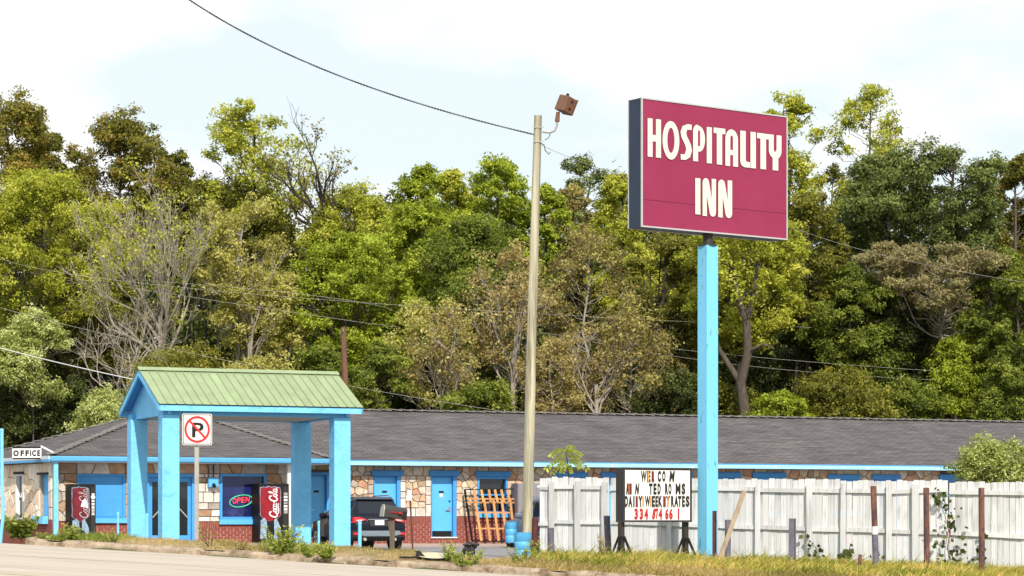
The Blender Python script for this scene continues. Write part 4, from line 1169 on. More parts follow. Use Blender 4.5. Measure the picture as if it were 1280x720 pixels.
# ------------------------------------------------------------------ no parking sign, office sign, OPEN neon
NF = Fr(V(227.6, 49.0), R(10))
nh = lambda px, py: NF.hit(px, py)
nw = nh(265.2, 530)[0]; nc0, nc1 = nh(240, 556.5)[1], nh(240, 517)[1]
npk = thing('no_parking_sign', NF.p(nw / 2, -0.03, float(z_bank(*NF.p(nw / 2, 0, 0)[:2]))), 'square white no parking sign with red ring on steel post before canopy', 'sign')
def rrect(x0, x1, y0, y1, r):
    return arc(x1 - r, y1 - r, r, r, 0, 90, 4) + arc(x0 + r, y1 - r, r, r, 90, 180, 4) + arc(x0 + r, y0 + r, r, r, 180, 270, 4) + arc(x1 - r, y0 + r, r, r, 270, 360, 4)
pn = MB().prism(NF, rrect(0, nw, nc0, nc1, 0.04), -0.006, 0).build('sign_panel', M['sign_alu'], npk)
v_, f_ = fill2d([rrect(0.028, 0.972, 0.028, 0.972, 0.05), rrect(0.05, 0.95, 0.05, 0.95, 0.045)], 0.002); put(NF, (v_, f_), 0, nw, nc0, nc1, 0.0022, M['black'], 'border', pn)
MB().prism(NF, rrect(0.008, nw - 0.008, nc0 + 0.008, nc1 - 0.008, 0.035), 0.0, 0.002).build('white_face', M['offwhite'], pn)
put(NF, fill2d([ellipse(.5, .5, .425, .425, 36), ellipse(.5, .5, .35, .35, 36)], 0.002), 0, nw, nc0, nc1, 0.005, M['red_sign'], 'red_ring', pn)
put(NF, glyph('P', 0.002, 0.02), nw * 0.33, nw * 0.72, nc0 + nw * 0.26, nc0 + nw * 0.76, 0.0025, M['black'], 'letter', pn)
put(NF, fill2d([[(.2, .77), (.25, .82), (.80, .25), (.75, .20)]], 0.002), 0, nw, nc0, nc1, 0.0048, M['red_sign'], 'slash', pn)
pa = nh(246, 600)[0]
ps = MB(); gz0 = float(z_bank(*NF.p(pa, -0.03, 0)[:2])) - 0.4
ps.box(NF, pa - 0.045, pa - 0.037, -0.05, -0.008, gz0, nc1 - 0.03); ps.box(NF, pa + 0.037, pa + 0.045, -0.05, -0.008, gz0, nc1 - 0.03); ps.box(NF, pa - 0.037, pa + 0.037, -0.05, -0.042, gz0, nc1 - 0.031)
ps.build('post', M['metal_grey'], npk)

OF = Fr(P(15.5, 574, 74.6), R(-14))
oh = lambda px, py: OF.hit(px, py)
o0, o1 = oh(15.5, 566)[0], oh(51.5, 566)[0]; oc0, oc1 = oh(33, 574)[1], oh(33, 558.5)[1]
offs = thing('office_sign', OF.p((o0 + o1) / 2, 0, oc0), 'small white OFFICE sign with black lettering on the left eave', 'sign')
pn = MB().box(OF, o0, o1, -0.03, 0.01, oc0, oc1).build('sign_panel', M['white_paint'], offs)
for c_ in (oc0 + 0.0, oc1 - 0.042): MB().box(OF, o0 + 0.01, o1 - 0.01, 0.011, 0.018, c_, c_ + 0.042).build('rule', M['black'], pn)
xx = [17.0, 22.8, 27.3, 31.6, 34.9, 38.0, 43.8]; ww = [5.6, 3.9, 3.9, 1.5, 5.3, 4.2]
xs0 = [(134, 190), (207, 243), (256, 292), (303, 314), (322, 364), (374, 402)]
for ch, (x0, x1) in zip('OFFICE', xs0):
    a0, a1 = oh(x0 / 8, 566)[0], oh(x1 / 8, 566)[0]
    put(OF, glyph(ch, 0.006, 0.05), a0, a1, oh(33, 530 + 322 / 8)[1], oh(33, 530 + 262 / 8)[1], 0.0105, M['letter_black'], 'letter', pn)
MB().beam(OF.p(o1 - 0.02, -0.02, oc1 + 0.02), OF.p(o1 + 0.75, -0.1, oc0 + 0.02), 0.03, 0.05).build('loose_strip', M['white_paint'], offs)

nf = BF.at(0, WALL_O, 0)
q0, q1 = nf.hit(287.5, 624)[0], nf.hit(316, 624)[0]; qc0, qc1 = nf.hit(300, 633.5)[1], nf.hit(300, 619)[1]
neon = thing('neon_open_sign', nf.p((q0 + q1) / 2, -0.03, qc0), 'lit red neon OPEN sign in green oval inside the office window', 'sign')
pts = [nf.p((q0 + q1) / 2 + (q1 - q0) / 2 * math.cos(t_), -0.045, (qc0 + qc1) / 2 + (qc1 - qc0) / 2 * math.sin(t_) + 0.09 * math.cos(t_) * 0.6) for t_ in np.linspace(0, 2 * math.pi, 33)]
MB().tube(pts, 0.018, 6, False).build('oval_tube', M['neon_green'], neon)
for i, ch in enumerate('OPEN'):
    a0 = q0 + (q1 - q0) * (0.13 + i * 0.19); 
    put(nf, glyph(ch, 0.015, -0.005), a0, a0 + (q1 - q0) * 0.15, qc0 + 0.10 + i * 0.018, qc1 - 0.10 + i * 0.018, -0.055, M['neon_red'], 'letter', neon, 0.12)

# ------------------------------------------------------------------ vending machines
def script_strokes():
    s = []
    s.append(([(1.12, .82), (1.0, 1.05), (.75, 1.08), (.42, .92), (.2, .6), (.16, .28), (.32, .05), (.62, .02), (.95, .2), (1.12, .38)], .15))
    s.append((arc(1.34, .30, .2, .27, 60, 420, 12), .11))
    s.append((arc(1.84, .30, .2, .27, 45, 320, 10) + [(2.1, .2)], .11))
    s.append((arc(2.26, .30, .19, .27, 30, 390, 12), .10)); s.append(([(2.46, .58), (2.44, .2), (2.55, .05), (2.68, .15)], .1))
    s.append(([(2.66, .42), (2.92, .48)], .12))
    s.append(([(3.95, .80), (3.86, 1.08), (3.58, 1.1), (3.22, .9), (3.05, .55), (3.04, .25), (3.22, .03), (3.5, .04), (3.8, .25)], .15))
    s.append((arc(4.06, .30, .2, .27, 60, 420, 12), .11))
    s.append(([(4.38, .2), (4.55, .6), (4.72, 1.05), (4.66, 1.25), (4.52, 1.1), (4.46, .6), (4.48, .12), (4.6, .02), (4.72, .12)], .10))
    s.append((arc(4.96, .30, .19, .27, 30, 390, 12), .10)); s.append(([(5.16, .58), (5.14, .2), (5.25, .05), (5.4, .18)], .1))
    s.append(([(.62, .02), (.9, -.16), (1.5, -.2), (2.1, -.12), (2.7, -.2)], [.05, .1, .12, .09, .03]))
    return s

def soda_machine(fr, w_, h, label, faded, lit_x):
    t = thing('vending_machine', fr.p(w_ / 2, -0.4, 0), label, 'vending machine', 'soda machines outside the office')
    body = MB().box(fr, 0, w_, -0.8, -0.03, 0.0, h).build('cabinet', M['black'], t, bevel=0.012)
    dr = MB().box(fr, 0.01, w_ - 0.01, -0.028, 0.0, 0.08, h - 0.02).build('front_door', M['black'], t)
    x0, x1 = w_ * 0.04, w_ * 0.72
    red = M['coke_red_old' if faded else 'coke_red']
    r2 = random.Random(3)
    top = [(x1 - 0.02 - i * (x1 - x0 - 0.04) / 12, h - 0.10 + r2.uniform(-0.015, 0.03) - 0.05 * abs(i - 6) / 6) for i in range(13)]
    side_l = [(x0 + 0.01 + r2.uniform(-0.01, 0.012), h - 0.2 - k * 0.16) for k in range(6)]
    bot = [(x0 + 0.12, h * 0.40), ((x0 + x1) / 2, h * 0.36), (x1 - 0.12, h * 0.40)]
    side_r = [(x1 - 0.01 + r2.uniform(-0.012, 0.01), h - 0.2 - k * 0.16) for k in range(5, -1, -1)]
    loop = top + side_l + bot + side_r
    v_, f_ = fill2d([loop], 0.003); put(fr, (v_, f_), 0, 1, 0, 1, 0.001, red, 'can_print', dr)
    fringe = [(p[0] + (0.012 if p[0] > (x0 + x1) / 2 else -0.012) + r2.uniform(-0.008, 0.008), p[1] + (0.018 if i < 13 else 0)) for i, p in enumerate(loop)]
    v_, f_ = fill2d([fringe], 0.002); put(fr, (v_, f_), 0, 1, 0, 1, 0.0002, M['ice'], 'frost_print', dr)
    for s in (0, 1):
        xa, xb = (x0 - 0.0, x0 + 0.24) if s == 0 else (x1 - 0.24, x1 + 0.0)
        lp = [(xa, 0.12), (xb - 0.02, 0.12), (xb, h * 0.25), (xb - (0.02 if s == 0 else 0.1), h * 0.37), ((xa + xb) / 2 + r2.uniform(-.03, .03), h * 0.42), (xa + 0.02, h * 0.38), (xa + r2.uniform(0, .03), h * 0.25)]
        v_, f_ = fill2d([lp], 0.003); put(fr, (v_, f_), 0, 1, 0, 1, 0.0013, M['ice'], 'ice_print', dr)
    # script reading upwards
    k = 0.62 * h * 0.82 / 5.4
    xc = (x0 + x1) / 2 + 0.17
    for pth, wd in script_strokes():
        q = [(xc - y * k * 1.35 + 0.06, h * 0.42 + x * k) for x, y in pth]
        v_, f_ = fill2d([ribbon(q, [z * k * 1.5 for z in wd] if hasattr(wd, '__len__') else wd * k * (1.2 if faded else 1.6))], 0.003)
        put(fr, (v_, f_), 0, 1, 0, 1, 0.0042, M['script_faded' if faded else 'coke_white'], 'script', dr)
    MB().box(fr, (x0 + x1) / 2 - 0.13, (x0 + x1) / 2 + 0.13, 0.001, 0.006, 0.22, 0.40).build('delivery_slot', M['black'], dr)
    sx0, sx1 = w_ * 0.80, w_ * 0.96
    MB().box(fr, sx0, sx1, 0.001, 0.006, 0.3, h - 0.1).build('selection_strip', M['car_trim'], dr)
    for i in range(7):
        c = h - 0.36 - i * 0.10
        MB().box(fr, sx0 + 0.02, sx1 - 0.02, 0.006, 0.016, c, c + 0.072).build('button', M['offwhite'] if (i % 3 or faded) else M['metal_grey'], dr)
    MB().box(fr, sx0 + 0.02, sx1 - 0.02, 0.006, 0.02, h * 0.5, h * 0.56).build('coin_slot', M['metal_grey'], dr)
    if faded:
        MB().prism(fr, [(x1 - 0.26, h * 0.62), (x1 - 0.03, h * 0.60), (x1 - 0.05, h * 0.70), (x1 - 0.12, h * 0.76), (x1 - 0.2, h * 0.72)], 0.005, 0.009).build('taped_notice', M['white_paint'], dr)
        MB().box(fr, sx0, sx1, 0.0065, 0.012, h * 0.76, h * 0.80).build('price_card', M['white_paint'], dr)
    return t
vf1 = BF.at(0, 3.15, 0)
v0, v1 = vf1.hit(88.5, 640)[0], vf1.hit(120, 640)[0]
soda_machine(BF.at(v0, 3.15, -0.115), v1 - v0, vf1.hit(100, 605)[1] + 0.115, 'faded black soda vending machine with torn white notice by the left corner', True, 0)
MB_side = MB()
vf2 = BF.at(0, 3.0, 0)
v0, v1 = vf2.hit(323.5, 640)[0], vf2.hit(361.5, 640)[0]
soda_machine(BF.at(v0, 3.0, -0.115), v1 - v0, vf2.hit(340, 604.5)[1] + 0.115, 'bright red and black soda vending machine beside the office window', False, 0)
# ------------------------------------------------------------------ cars
_SEC = [(0.00, .46, .70, .72, .62, .76), (0.05, .36, .85, .90, .76, .96), (.13, .30, .91, 1.0, .77, 1.08), (.30, .28, .925, 1.03, .71, 1.32), (.42, .27, .925, 1.03, .67, 1.53), (.49, .27, .925, 1.03, .655, 1.62),
        (.9, .26, .925, 1.02, .655, 1.67), (1.8, .26, .925, 1.0, .66, 1.68), (2.5, .26, .925, .98, .64, 1.63), (2.78, .26, .925, .975, .62, 1.54), (3.3, .26, .92, .97, .70, 1.12),
        (3.45, .26, .915, .96, .74, 1.04), (4.1, .28, .89, .88, .70, .94), (4.35, .33, .82, .75, .60, .80), (4.5, .44, .62, .60, .46, .64)]
_SA = np.array(_SEC)
def _prof(x):
    zb, w_, zt, wr, zr = [np.interp(x, _SA[:, 0], _SA[:, k]) for k in range(1, 6)]
    return [(0, zb), (.88 * w_, zb), (w_, zb + .15), (w_ * 1.005, (zb + zt) / 2 + .08), (.975 * w_, zt - 0.03), (.955 * w_, zt), (wr, zr - .06), (wr - .09, zr - .005), (0, zr + .015)]

def make_car(o, ang, label, paint, flip=False, sc_=0.97, zs=1.0):
    """o: ground point under the middle of the tail; ang: direction of the car's right side."""
    fr = Fr(o, ang); fr.ex = fr.ex * sc_; fr.ey = fr.ey * sc_; fr.ez = fr.ez * sc_ * zs
    root = thing('parked_car', o, label, 'car')
    pt = lambda x, a, c: fr.p(a, -x, c)
    xs_ = sorted(set(list(_SA[:, 0]) + [.2, .7, 1.2, 2.1, 3.0, 3.8]))
    b = MB(); vs, fs = [], []
    n = None
    for x in xs_:
        h = _prof(x); ring = h + [(-a, c) for a, c in h[-2:0:-1]]
        n = len(ring); vs += [pt(x, a, c) for a, c in ring]
    for i in range(len(xs_) - 1):
        for k in range(n):
            k2 = (k + 1) % n; fs.append((i * n + k, (i + 1) * n + k, (i + 1) * n + k2, i * n + k2))
    fs.append(tuple(range(n))); fs.append(tuple((len(xs_) - 1) * n + k for k in range(n))[::-1])
    b.add(vs, fs); body = b.build('body', paint, root, smooth=True, sharp=32)
    side = lambda x, t, s, off=.012: (lambda h: pt(x, s * (h[5][0] + (h[6][0] - h[5][0]) * t + off), h[5][1] + (h[6][1] - h[5][1]) * t + off * .3))(_prof(x))
    def patch(name, m, par, quad):
        return MB().add(quad, [tuple(range(len(quad)))]).build(name, m, par)
    # rear window and tailgate
    def rear(x, a, off=.014): 
        h = _prof(x); return pt(x - off, a, h[7][1] + off * .5)
    patch('rear_window', M['car_glass'], root, [rear(.17, .64), rear(.17, -.64), rear(.30, -.615), rear(.44, -.555), rear(.44, .555), rear(.30, .615)][::-1])
    sp = MB(); sp.add([pt(.36, -.60, 1.60), pt(.36, .60, 1.60), pt(.56, .60, 1.672), pt(.56, -.60, 1.672), pt(.38, -.58, 1.565), pt(.38, .58, 1.565)], [(0, 1, 2, 3), (4, 5, 1, 0)]).build('spoiler', paint, root)
    for s in (-1, 1):
        q = [side(.62, .12, s), side(1.02, .08, s), side(1.02, .86, s), side(.72, .86, s)]
        patch('side_window', M['car_glass'], root, q if s < 0 else q[::-1])
        q = [side(1.10, .06, s), side(1.82, .06, s), side(1.82, .88, s), side(1.10, .88, s)]
        patch('side_window', M['car_glass'], root, q if s < 0 else q[::-1])
        q = [side(1.90, .06, s), side(2.9, .10, s), side(2.62, .86, s), side(1.90, .88, s)]
        patch('side_window', M['car_glass'], root, q if s < 0 else q[::-1])
        MB().tube([pt(.62, s * .56, 1.70), pt(.75, s * .585, 1.725), pt(2.2, s * .58, 1.71), pt(2.4, s * .565, 1.67)], .018, 5).build('roof_rail', M['chrome'], root)
        # chrome line down the rear pillar
        MB().tube([side(.62, .95, s, .02), side(1.1, .97, s, .02), side(2.4, .97, s, .02)], .01, 4).build('window_trim', M['chrome'], root)
        # door mirror
        MB().lathe(pt(2.62, s * 1.0, 1.08), [(0.02, -.13), (.085, -.10), (.10, 0), (.085, .1), (.02, .13)], 10, fr.ex / np.linalg.norm(fr.ex)).build('mirror', paint, root, smooth=True)
        # lamps
        lm = [pt(.065, s * .82, 1.03), pt(.04, s * .62, 1.03), pt(-.004, s * .40, .95), pt(.003, s * .62, .88), pt(.03, s * .82, .86), pt(.2, s * .94, .86), pt(.42, s * .955, 1.02), pt(.2, s * .93, 1.06)]
        lm = [p + (-fr.ey) * -.02 + fr.ex * s * .012 for p in lm]
        lamp = MB().add(lm, [(0, 1, 2, 3, 4)[::s], (0, 4, 5, 6, 7)[::s]]).build('tail_light', M['tail_red'], root)
        q = [pt(-.003, s * .76, .945), pt(-.025, s * .52, .955), pt(-.02, s * .60, .915), pt(.003, s * .76, .905)]
        q = [p + fr.ey * .022 for p in q]
        patch('lamp_lens', M['tail_white'], lamp, q if s > 0 else q[::-1])
        MB().box(Fr(pt(-.03, s * .78, .50), ang), -.08, .08, -.03, .01, -.03, .05).build('reflector', M['tail_red'], root)
        hl = [pt(4.18, s * .86, .80), pt(4.44, s * .66, .72), pt(4.46, s * .58, .62), pt(4.2, s * .87, .66)]
        patch('headlight', M['tail_white'], root, [p + fr.ex * s * .02 - fr.ey * .03 for p in (hl if s < 0 else hl[::-1])])
        for xw in (.86, 3.55):
            c = pt(xw, s * .74, .345)
            axv = fr.ex * s / np.linalg.norm(fr.ex)
            arch = MB().lathe(pt(xw, s * .70, .36), [(.41, 0), (.42, .222), (.39, .234), (.36, .236)], 20, axv).build('wheel_arch', M['car_trim'], root)
            whl = MB().lathe(c, [(.2, -.02), (.33, -.02), (.342, .05), (.342, .16), (.325, .205), (.23, .212)], 22, axv).build('tyre', M['rubber'], root, smooth=True)
            MB().lathe(c, [(.225, .17), (.225, .2125), (.2, .214), (.17, .19), (.06, .2), (.05, .22)], 16, axv).build('rim', M['metal_grey'], whl)
            for k in range(5):
                a_ = k * 2 * math.pi / 5
                dv = np.array((0, 0, 1.)) * math.cos(a_) - fr.ey / np.linalg.norm(fr.ey) * math.sin(a_)
                MB().beam(c + axv * .208, c + axv * .212 + dv * .2, .05, .02, up=axv).build('spoke', M['metal_grey'], whl)
    bm = MB(); bm.add([pt(-.035, -.80, .62), pt(-.035, .80, .62), pt(-.01, .86, .40), pt(-.01, -.86, .40), pt(.12, -.90, .28), pt(.12, .90, .28), pt(.14, .93, .62), pt(.14, -.93, .62)],
                      [(0, 1, 2, 3), (3, 2, 5, 4), (1, 6, 5, 2), (7, 0, 3, 4), (7, 6, 1, 0)])
    bm = bm.build('rear_bumper', M['car_trim'], root)
    MB().add([pt(-.045, -.66, .60), pt(-.045, .66, .60), pt(-.04, .74, .50), pt(-.03, .50, .43), pt(-.03, -.50, .43), pt(-.04, -.74, .50)], [(0, 1, 2, 3, 4, 5)]).build('bumper_insert', M['car_silver'], bm)
    for s in (-1, 1): MB().lathe(pt(.02, s * .5, .33), [(.05, 0), (.05, .12), (.035, .12)], 10, fr.ey).build('exhaust_pipe', M['metal_grey'], root)
    MB().add([pt(-.0, -.34, .93), pt(-.0, .34, .93), pt(-.028, .30, .74), pt(-.028, -.30, .74)], [(0, 1, 2, 3)]).build('plate_recess', M['car_trim'], root)
    MB().box(Fr(pt(-.034, 0, .78), ang), -.15, .15, 0, .012, 0, .15).build('licence_plate', M['plate'], root)
    MB().box(Fr(pt(-.012, 0, .945), ang), -.36, .36, 0, .02, 0, .025).build('tailgate_strip', M['chrome'], root)
    ws = [pt(3.27, -.66, 1.145), pt(3.27, .66, 1.145), pt(2.80, .56, 1.545), pt(2.80, -.56, 1.545)]
    patch('windscreen', M['car_glass'], root, [p + np.array((0, 0, .02)) - fr.ey * .015 for p in ws][::-1])
    MB().tube([pt(.75, -.3, 1.68), pt(.62, -.3, 1.9)], .006, 4).build('antenna', M['black'], root)
    return root
o_car = P(474, 648, 73.5); o_car[2] = -0.30
make_car(o_car, TH, 'dark navy SUV parked nose in behind the right canopy columns', M['car_navy'])
# second car, mostly behind the pole and fence: nose towards the left
o2 = V(721, 77.0, -0.30)
make_car(o2, TH, 'blue grey car half hidden behind the wooden pole and gate', M['car_grey'])

# ------------------------------------------------------------------ things along the motel front
KF = BF.at(0, 0.35, 0)
kh = lambda px, py: KF.hit(px, py)
def kp(px, py, b=0.0):
    a, c = KF.hit(px, py); return KF.p(a, b, c)
fr_root = thing('slatted_bed_frame', kp(612, 677), 'black steel bed frame with orange pine slats leaning on the wall', 'bed frame')
b = MB()
c4 = [(581.5, 612), (646, 611.5), (634, 676.5), (587, 676)]
lean = lambda py: -0.30 * (677 - py) / 66 + 0.25
q = [kp(x, y, lean(y)) for x, y in c4]
for i, (w1, w2) in enumerate(((.04, .04), (.04, .04), (.05, .05), (.075, .04))):
    MB().beam(q[i], q[(i + 1) % 4], w1, w2).build('steel_rail', M['black'], fr_root)
def slat(x0, y0, x1, y1, wd, name='slat', off=0.03):
    MB().beam(kp(x0, y0, lean(y0) + off), kp(x1, y1, lean(y1) + off), wd, 0.022, up=BF.ey).build(name, M['slat'], fr_root)
for x0, x1 in ((593.5, 598), (604.5, 609), (616, 619.5), (626.5, 630)): slat(x0, 625, x1, 676, 0.085)
slat(637, 625, 638.5, 652, 0.085)
for x0, x1 in ((592.5, 594), (601.5, 603.5), (611, 612.5), (618.5, 621), (626.5, 629), (634.5, 636)): slat(x0, 612, x1, 628, 0.085, off=0.045)
for y0 in (623.5, 628, 640.5, 660.5): slat(592 if y0 > 630 else 582.5, y0, 636 if y0 > 630 else 645, y0 + .3, 0.055, 'cross_slat', 0.005)

lk = BF.at(0, 0.0, 0)
a0, a1 = aw(643, 0.4), aw(690, 0.4)
lock = thing('storage_locker', BF.p((a0 + a1) / 2, 0.4, -0.205), 'plain mauve grey metal storage locker against the wall behind pole', 'locker')
MB().box(BF, a0, a1, 0.12, 0.7, -0.205, cz(650, 604, 0.7)).build('cabinet', M['grey_panel'], lock, bevel=0.01)
am = (a0 + a1) / 2
for s0, s1 in ((a0 + .02, am - .005), (am + .005, a1 - .02)):
    dr = MB().box(BF, s0, s1, 0.7, 0.72, -0.15, cz(650, 604, 0.7) - .04).build('door', M['grey_panel'], lock)
    MB().box(BF, (s1 - .09 if s0 < am - .1 else s0 + .05), (s1 - .05 if s0 < am - .1 else s0 + .09), 0.72, 0.75, 0.7, 0.9).build('handle', M['metal_grey'], dr)

def barrel(px0, px1, ytop, ybot, d, label):
    r_ = (px1 - px0) / 2 / F * d; c = P((px0 + px1) / 2, ybot, d); h = (ybot - ytop) / F * d
    t = thing('plastic_barrel', c, label, 'barrel', 'blue plastic barrels')
    prof = [(r_ * .93, 0), (r_, .03), (r_, h * .32), (r_ * .965, h * .335), (r_ * .965, h * .36), (r_, h * .375), (r_, h * .63), (r_ * .965, h * .645), (r_ * .965, h * .67), (r_, h * .685), (r_, h - .02), (r_ * 1.03, h - .015), (r_ * 1.03, h), (r_ * .9, h), (r_ * .88, h - .06)]
    MB().lathe(c, prof, 24).build('drum', M['barrel'], t, smooth=True, sharp=40)
    MB().lathe(c + (0, 0, h - .055), [(r_ * .87, 0), (r_ * .87, .02)], 24).build('lid', M['barrel'], t)
    MB().lathe(c + (r_ * .3, -r_ * .3, h - .03), [(.03, 0), (.03, .03)], 8).build('cap', M['black'], t)
barrel(643, 664.5, 665.5, 699, 56.0, 'bright blue plastic barrel standing at the foot of wooden pole')
barrel(631.5, 646, 652.5, 678.5, 79.0, 'darker blue plastic barrel by the wall beside slatted frame')

# mailbox, leaning
MX = Fr(P(493.5, 687, 50.0), R(12))
gz0 = float(z_bank(*MX.o[:2])); 
mbx = thing('mailbox', (MX.o[0], MX.o[1], gz0), 'dull grey tilted mailbox with red flag on leaning dark wooden post', 'mailbox')
top = P(491.5, 645, 50.0); 
MB().beam((MX.o[0] - .06, MX.o[1], gz0 - .25), P(490.5, 646, 50.0), .10, .10).build('post', M['dark_wood'], mbx)
MB().beam(P(488.5, 666, 49.97), P(486, 646, 49.97), .05, .06).build('strut', M['dark_wood'], mbx)
yw = R(22); tl = R(-9)
ax = np.array((math.cos(yw) * math.cos(tl), math.sin(yw), math.sin(tl)))
ax /= np.linalg.norm(ax)
side = np.array((math.sin(yw), -math.cos(yw), 0)); up = np.cross(ax, side) * -1
if up[2] < 0: up = -up
cbox = P(493, 640, 50.0)
prof = [(-.10, -.13), (.10, -.13), (.10, .02)] + [(.10 * math.cos(R(a)), .02 + .10 * math.sin(R(a))) for a in range(20, 180, 20)] + [(-.10, .02)]
vs = [cbox + ax * e + side * s * 1.05 + up * u for e in (-.25, .25) for s, u in prof]; n = len(prof)
fs = [tuple(range(n)), tuple(range(n, 2 * n))[::-1]] + [(k, n + k, n + (k + 1) % n, (k + 1) % n) for k in range(n)]
bx = MB().add(vs, fs).build('box', M['mail_grey'], mbx, smooth=True, sharp=40)
vs = [cbox + ax * e + side * s * 1.09 + up * (u * 1.04) for e in (-.275, -.252) for s, u in prof]
MB().add(vs, fs).build('door', M['metal_grey'], bx)
fq = cbox + side * .112
MB().beam(fq - ax * .12 + up * -.02, fq + ax * .10 + up * .0, .018, .03, up=side).build('flag_arm', M['letter_red'], bx)
MB().beam(fq + ax * .05 - up * .02, fq + ax * .14 - up * .02, .02, .11, up=side).build('flag', M['letter_red'], bx)

# small paper sign on a rusty stake
g = float(z_bank(*P(516, 690, 49.5)[:2]))
st_ = thing('small_sign', (P(516, 690, 49.5)[0], 49.5, g), 'small torn white paper sign on thin leaning rusty stake', 'sign')
MB().beam((P(517.3, 690, 49.5)[0], 49.5, g - .2), P(512.3, 616, 49.5), .05, .035).build('stake', M['maroon'], st_)
PF = Fr(P(508, 625, 49.45), R(5)); k = 49.45 / F
MB().prism(PF, [(0, 0), (.1, -.01), (.125, .09), (.09, .11), (.115, .2), (.03, .2), (.02, .11), (-.005, .07)], 0, .008).build('paper', M['paper'], st_)

# discarded cream disc and black bag on the bank
dc = P(541, 695, 45.9); axd = np.array((.05, -.17, .98)); axd /= np.linalg.norm(axd)
dsk = thing('discarded_disc', dc - (0, 0, .08), 'cream round sheet metal disc with black rim lying on the kerb', 'metal disc')
MB().lathe(dc, [(.31, -.02), (.325, -.025), (.325, .01), (.30, .012)], 28, axd).build('rim', M['black'], dsk)
MB().lathe(dc, [(.30, -.01), (.30, .014), (.12, .024), (.02, .026)], 28, axd).build('face', M['cream'], dsk)
MB().add([P(518.5, 689, 45.95), P(524, 688, 45.95), P(532, 696, 45.7), P(524, 697, 45.7), P(519.5, 689.5, 46.1), P(525, 688.5, 46.1)], [(0, 1, 2, 3), (4, 5, 1, 0)]).build('bent_edge', M['black'], dsk)
MB().tube([P(499, 696.5, 45.7), P(510, 696.8, 45.65), P(524, 696.6, 45.7)], .022, 6).build('loose_rim', M['black'], dsk)
def lump(name, c, rx, ry, rz, m, parent, seed, n=1, amp=.25):
    r_ = np.random.default_rng(seed); v_, f_ = [], []
    nu, nv = 14, 9
    ph = r_.uniform(0, 6, 8)
    for j in range(nv + 1):
        th = math.pi * j / nv
        for i in range(nu):
            a_ = 2 * math.pi * i / nu
            k = 1 + amp * (math.sin(3 * a_ + ph[0] + 2 * th) * .4 + math.sin(5 * a_ + ph[1] - 3 * th) * .35 + math.sin(4 * th + ph[2]) * .3) + r_.uniform(-.06, .06)
            v_.append((c[0] + rx * k * math.sin(th) * math.cos(a_), c[1] + ry * k * math.sin(th) * math.sin(a_), c[2] + rz * k * math.cos(th)))
    for j in range(nv):
        for i in range(nu):
            i2 = (i + 1) % nu; f_.append((j * nu + i, (j + 1) * nu + i, (j + 1) * nu + i2, j * nu + i2))
    return MB().add(v_, f_).build(name, m, parent)
bgc = P(585.5, 690, 47.6)
bag = thing('rubbish_bag', (bgc[0], bgc[1], bgc[2] - .12), 'crumpled black plastic rubbish bag dumped among weeds on bank', 'rubbish bag')
lump('bag', bgc - (0, 0, .02), .14, .12, .13, M['bag'], bag, 3); lump('bag_top', bgc + (.04, 0, .13), .15, .09, .06, M['bag'], bag, 5, amp=.4)
lump('bag_scrap', P(574, 696, 48.4), .09, .08, .05, M['bag'], bag, 8)
lump('stone', P(430, 704.5, 45.55), .06, .05, .035, M['concrete'], None, 9)
bpy.context.scene.collection.objects[-1]
o = [x for x in sc.objects if x.name.startswith('stone') and x.parent is None][0]; o.name = 'kerb_rubble'; tagp(o, 'pale broken lump of concrete lying in the gutter', 'rubble')

# ------------------------------------------------------------------ fence and gate
FA, FB = np.array((.665, 57.0, 0)), np.array((11.05, 51.0, 0))
FF = Fr(FA, math.atan2(FB[1] - FA[1], FB[0] - FA[0]))
fh = lambda px, py, b=0.0: FF.hit(px, py, b)
ytop_p = ([670, 762, 762.1, 1058, 1058.1, 1185, 1185.1, 1300], [596.5, 597, 597, 599.6, 600.6, 600.0, 602.6, 602.0])
ybot_p = ([670, 720, 800, 940, 1050, 1180, 1300], [690.5, 694.5, 698.5, 705, 711, 716.5, 721])
rails_y = {'top': ([670, 690, 960, 1058, 1100, 1185, 1187, 1300], [609, 609.5, 612, 614, 615, 612, 616, 617.5]),
           'mid': ([670, 690, 790, 950, 1010, 1100, 1185, 1300], [652, 652.5, 653, 659, 661, 664, 666, 672]),
           'bot': ([670, 720, 800, 940, 1050, 1180, 1300], [688, 692, 696, 703, 708.5, 714, 718])}
ip = lambda t, x: float(np.interp(x, t[0], t[1]))
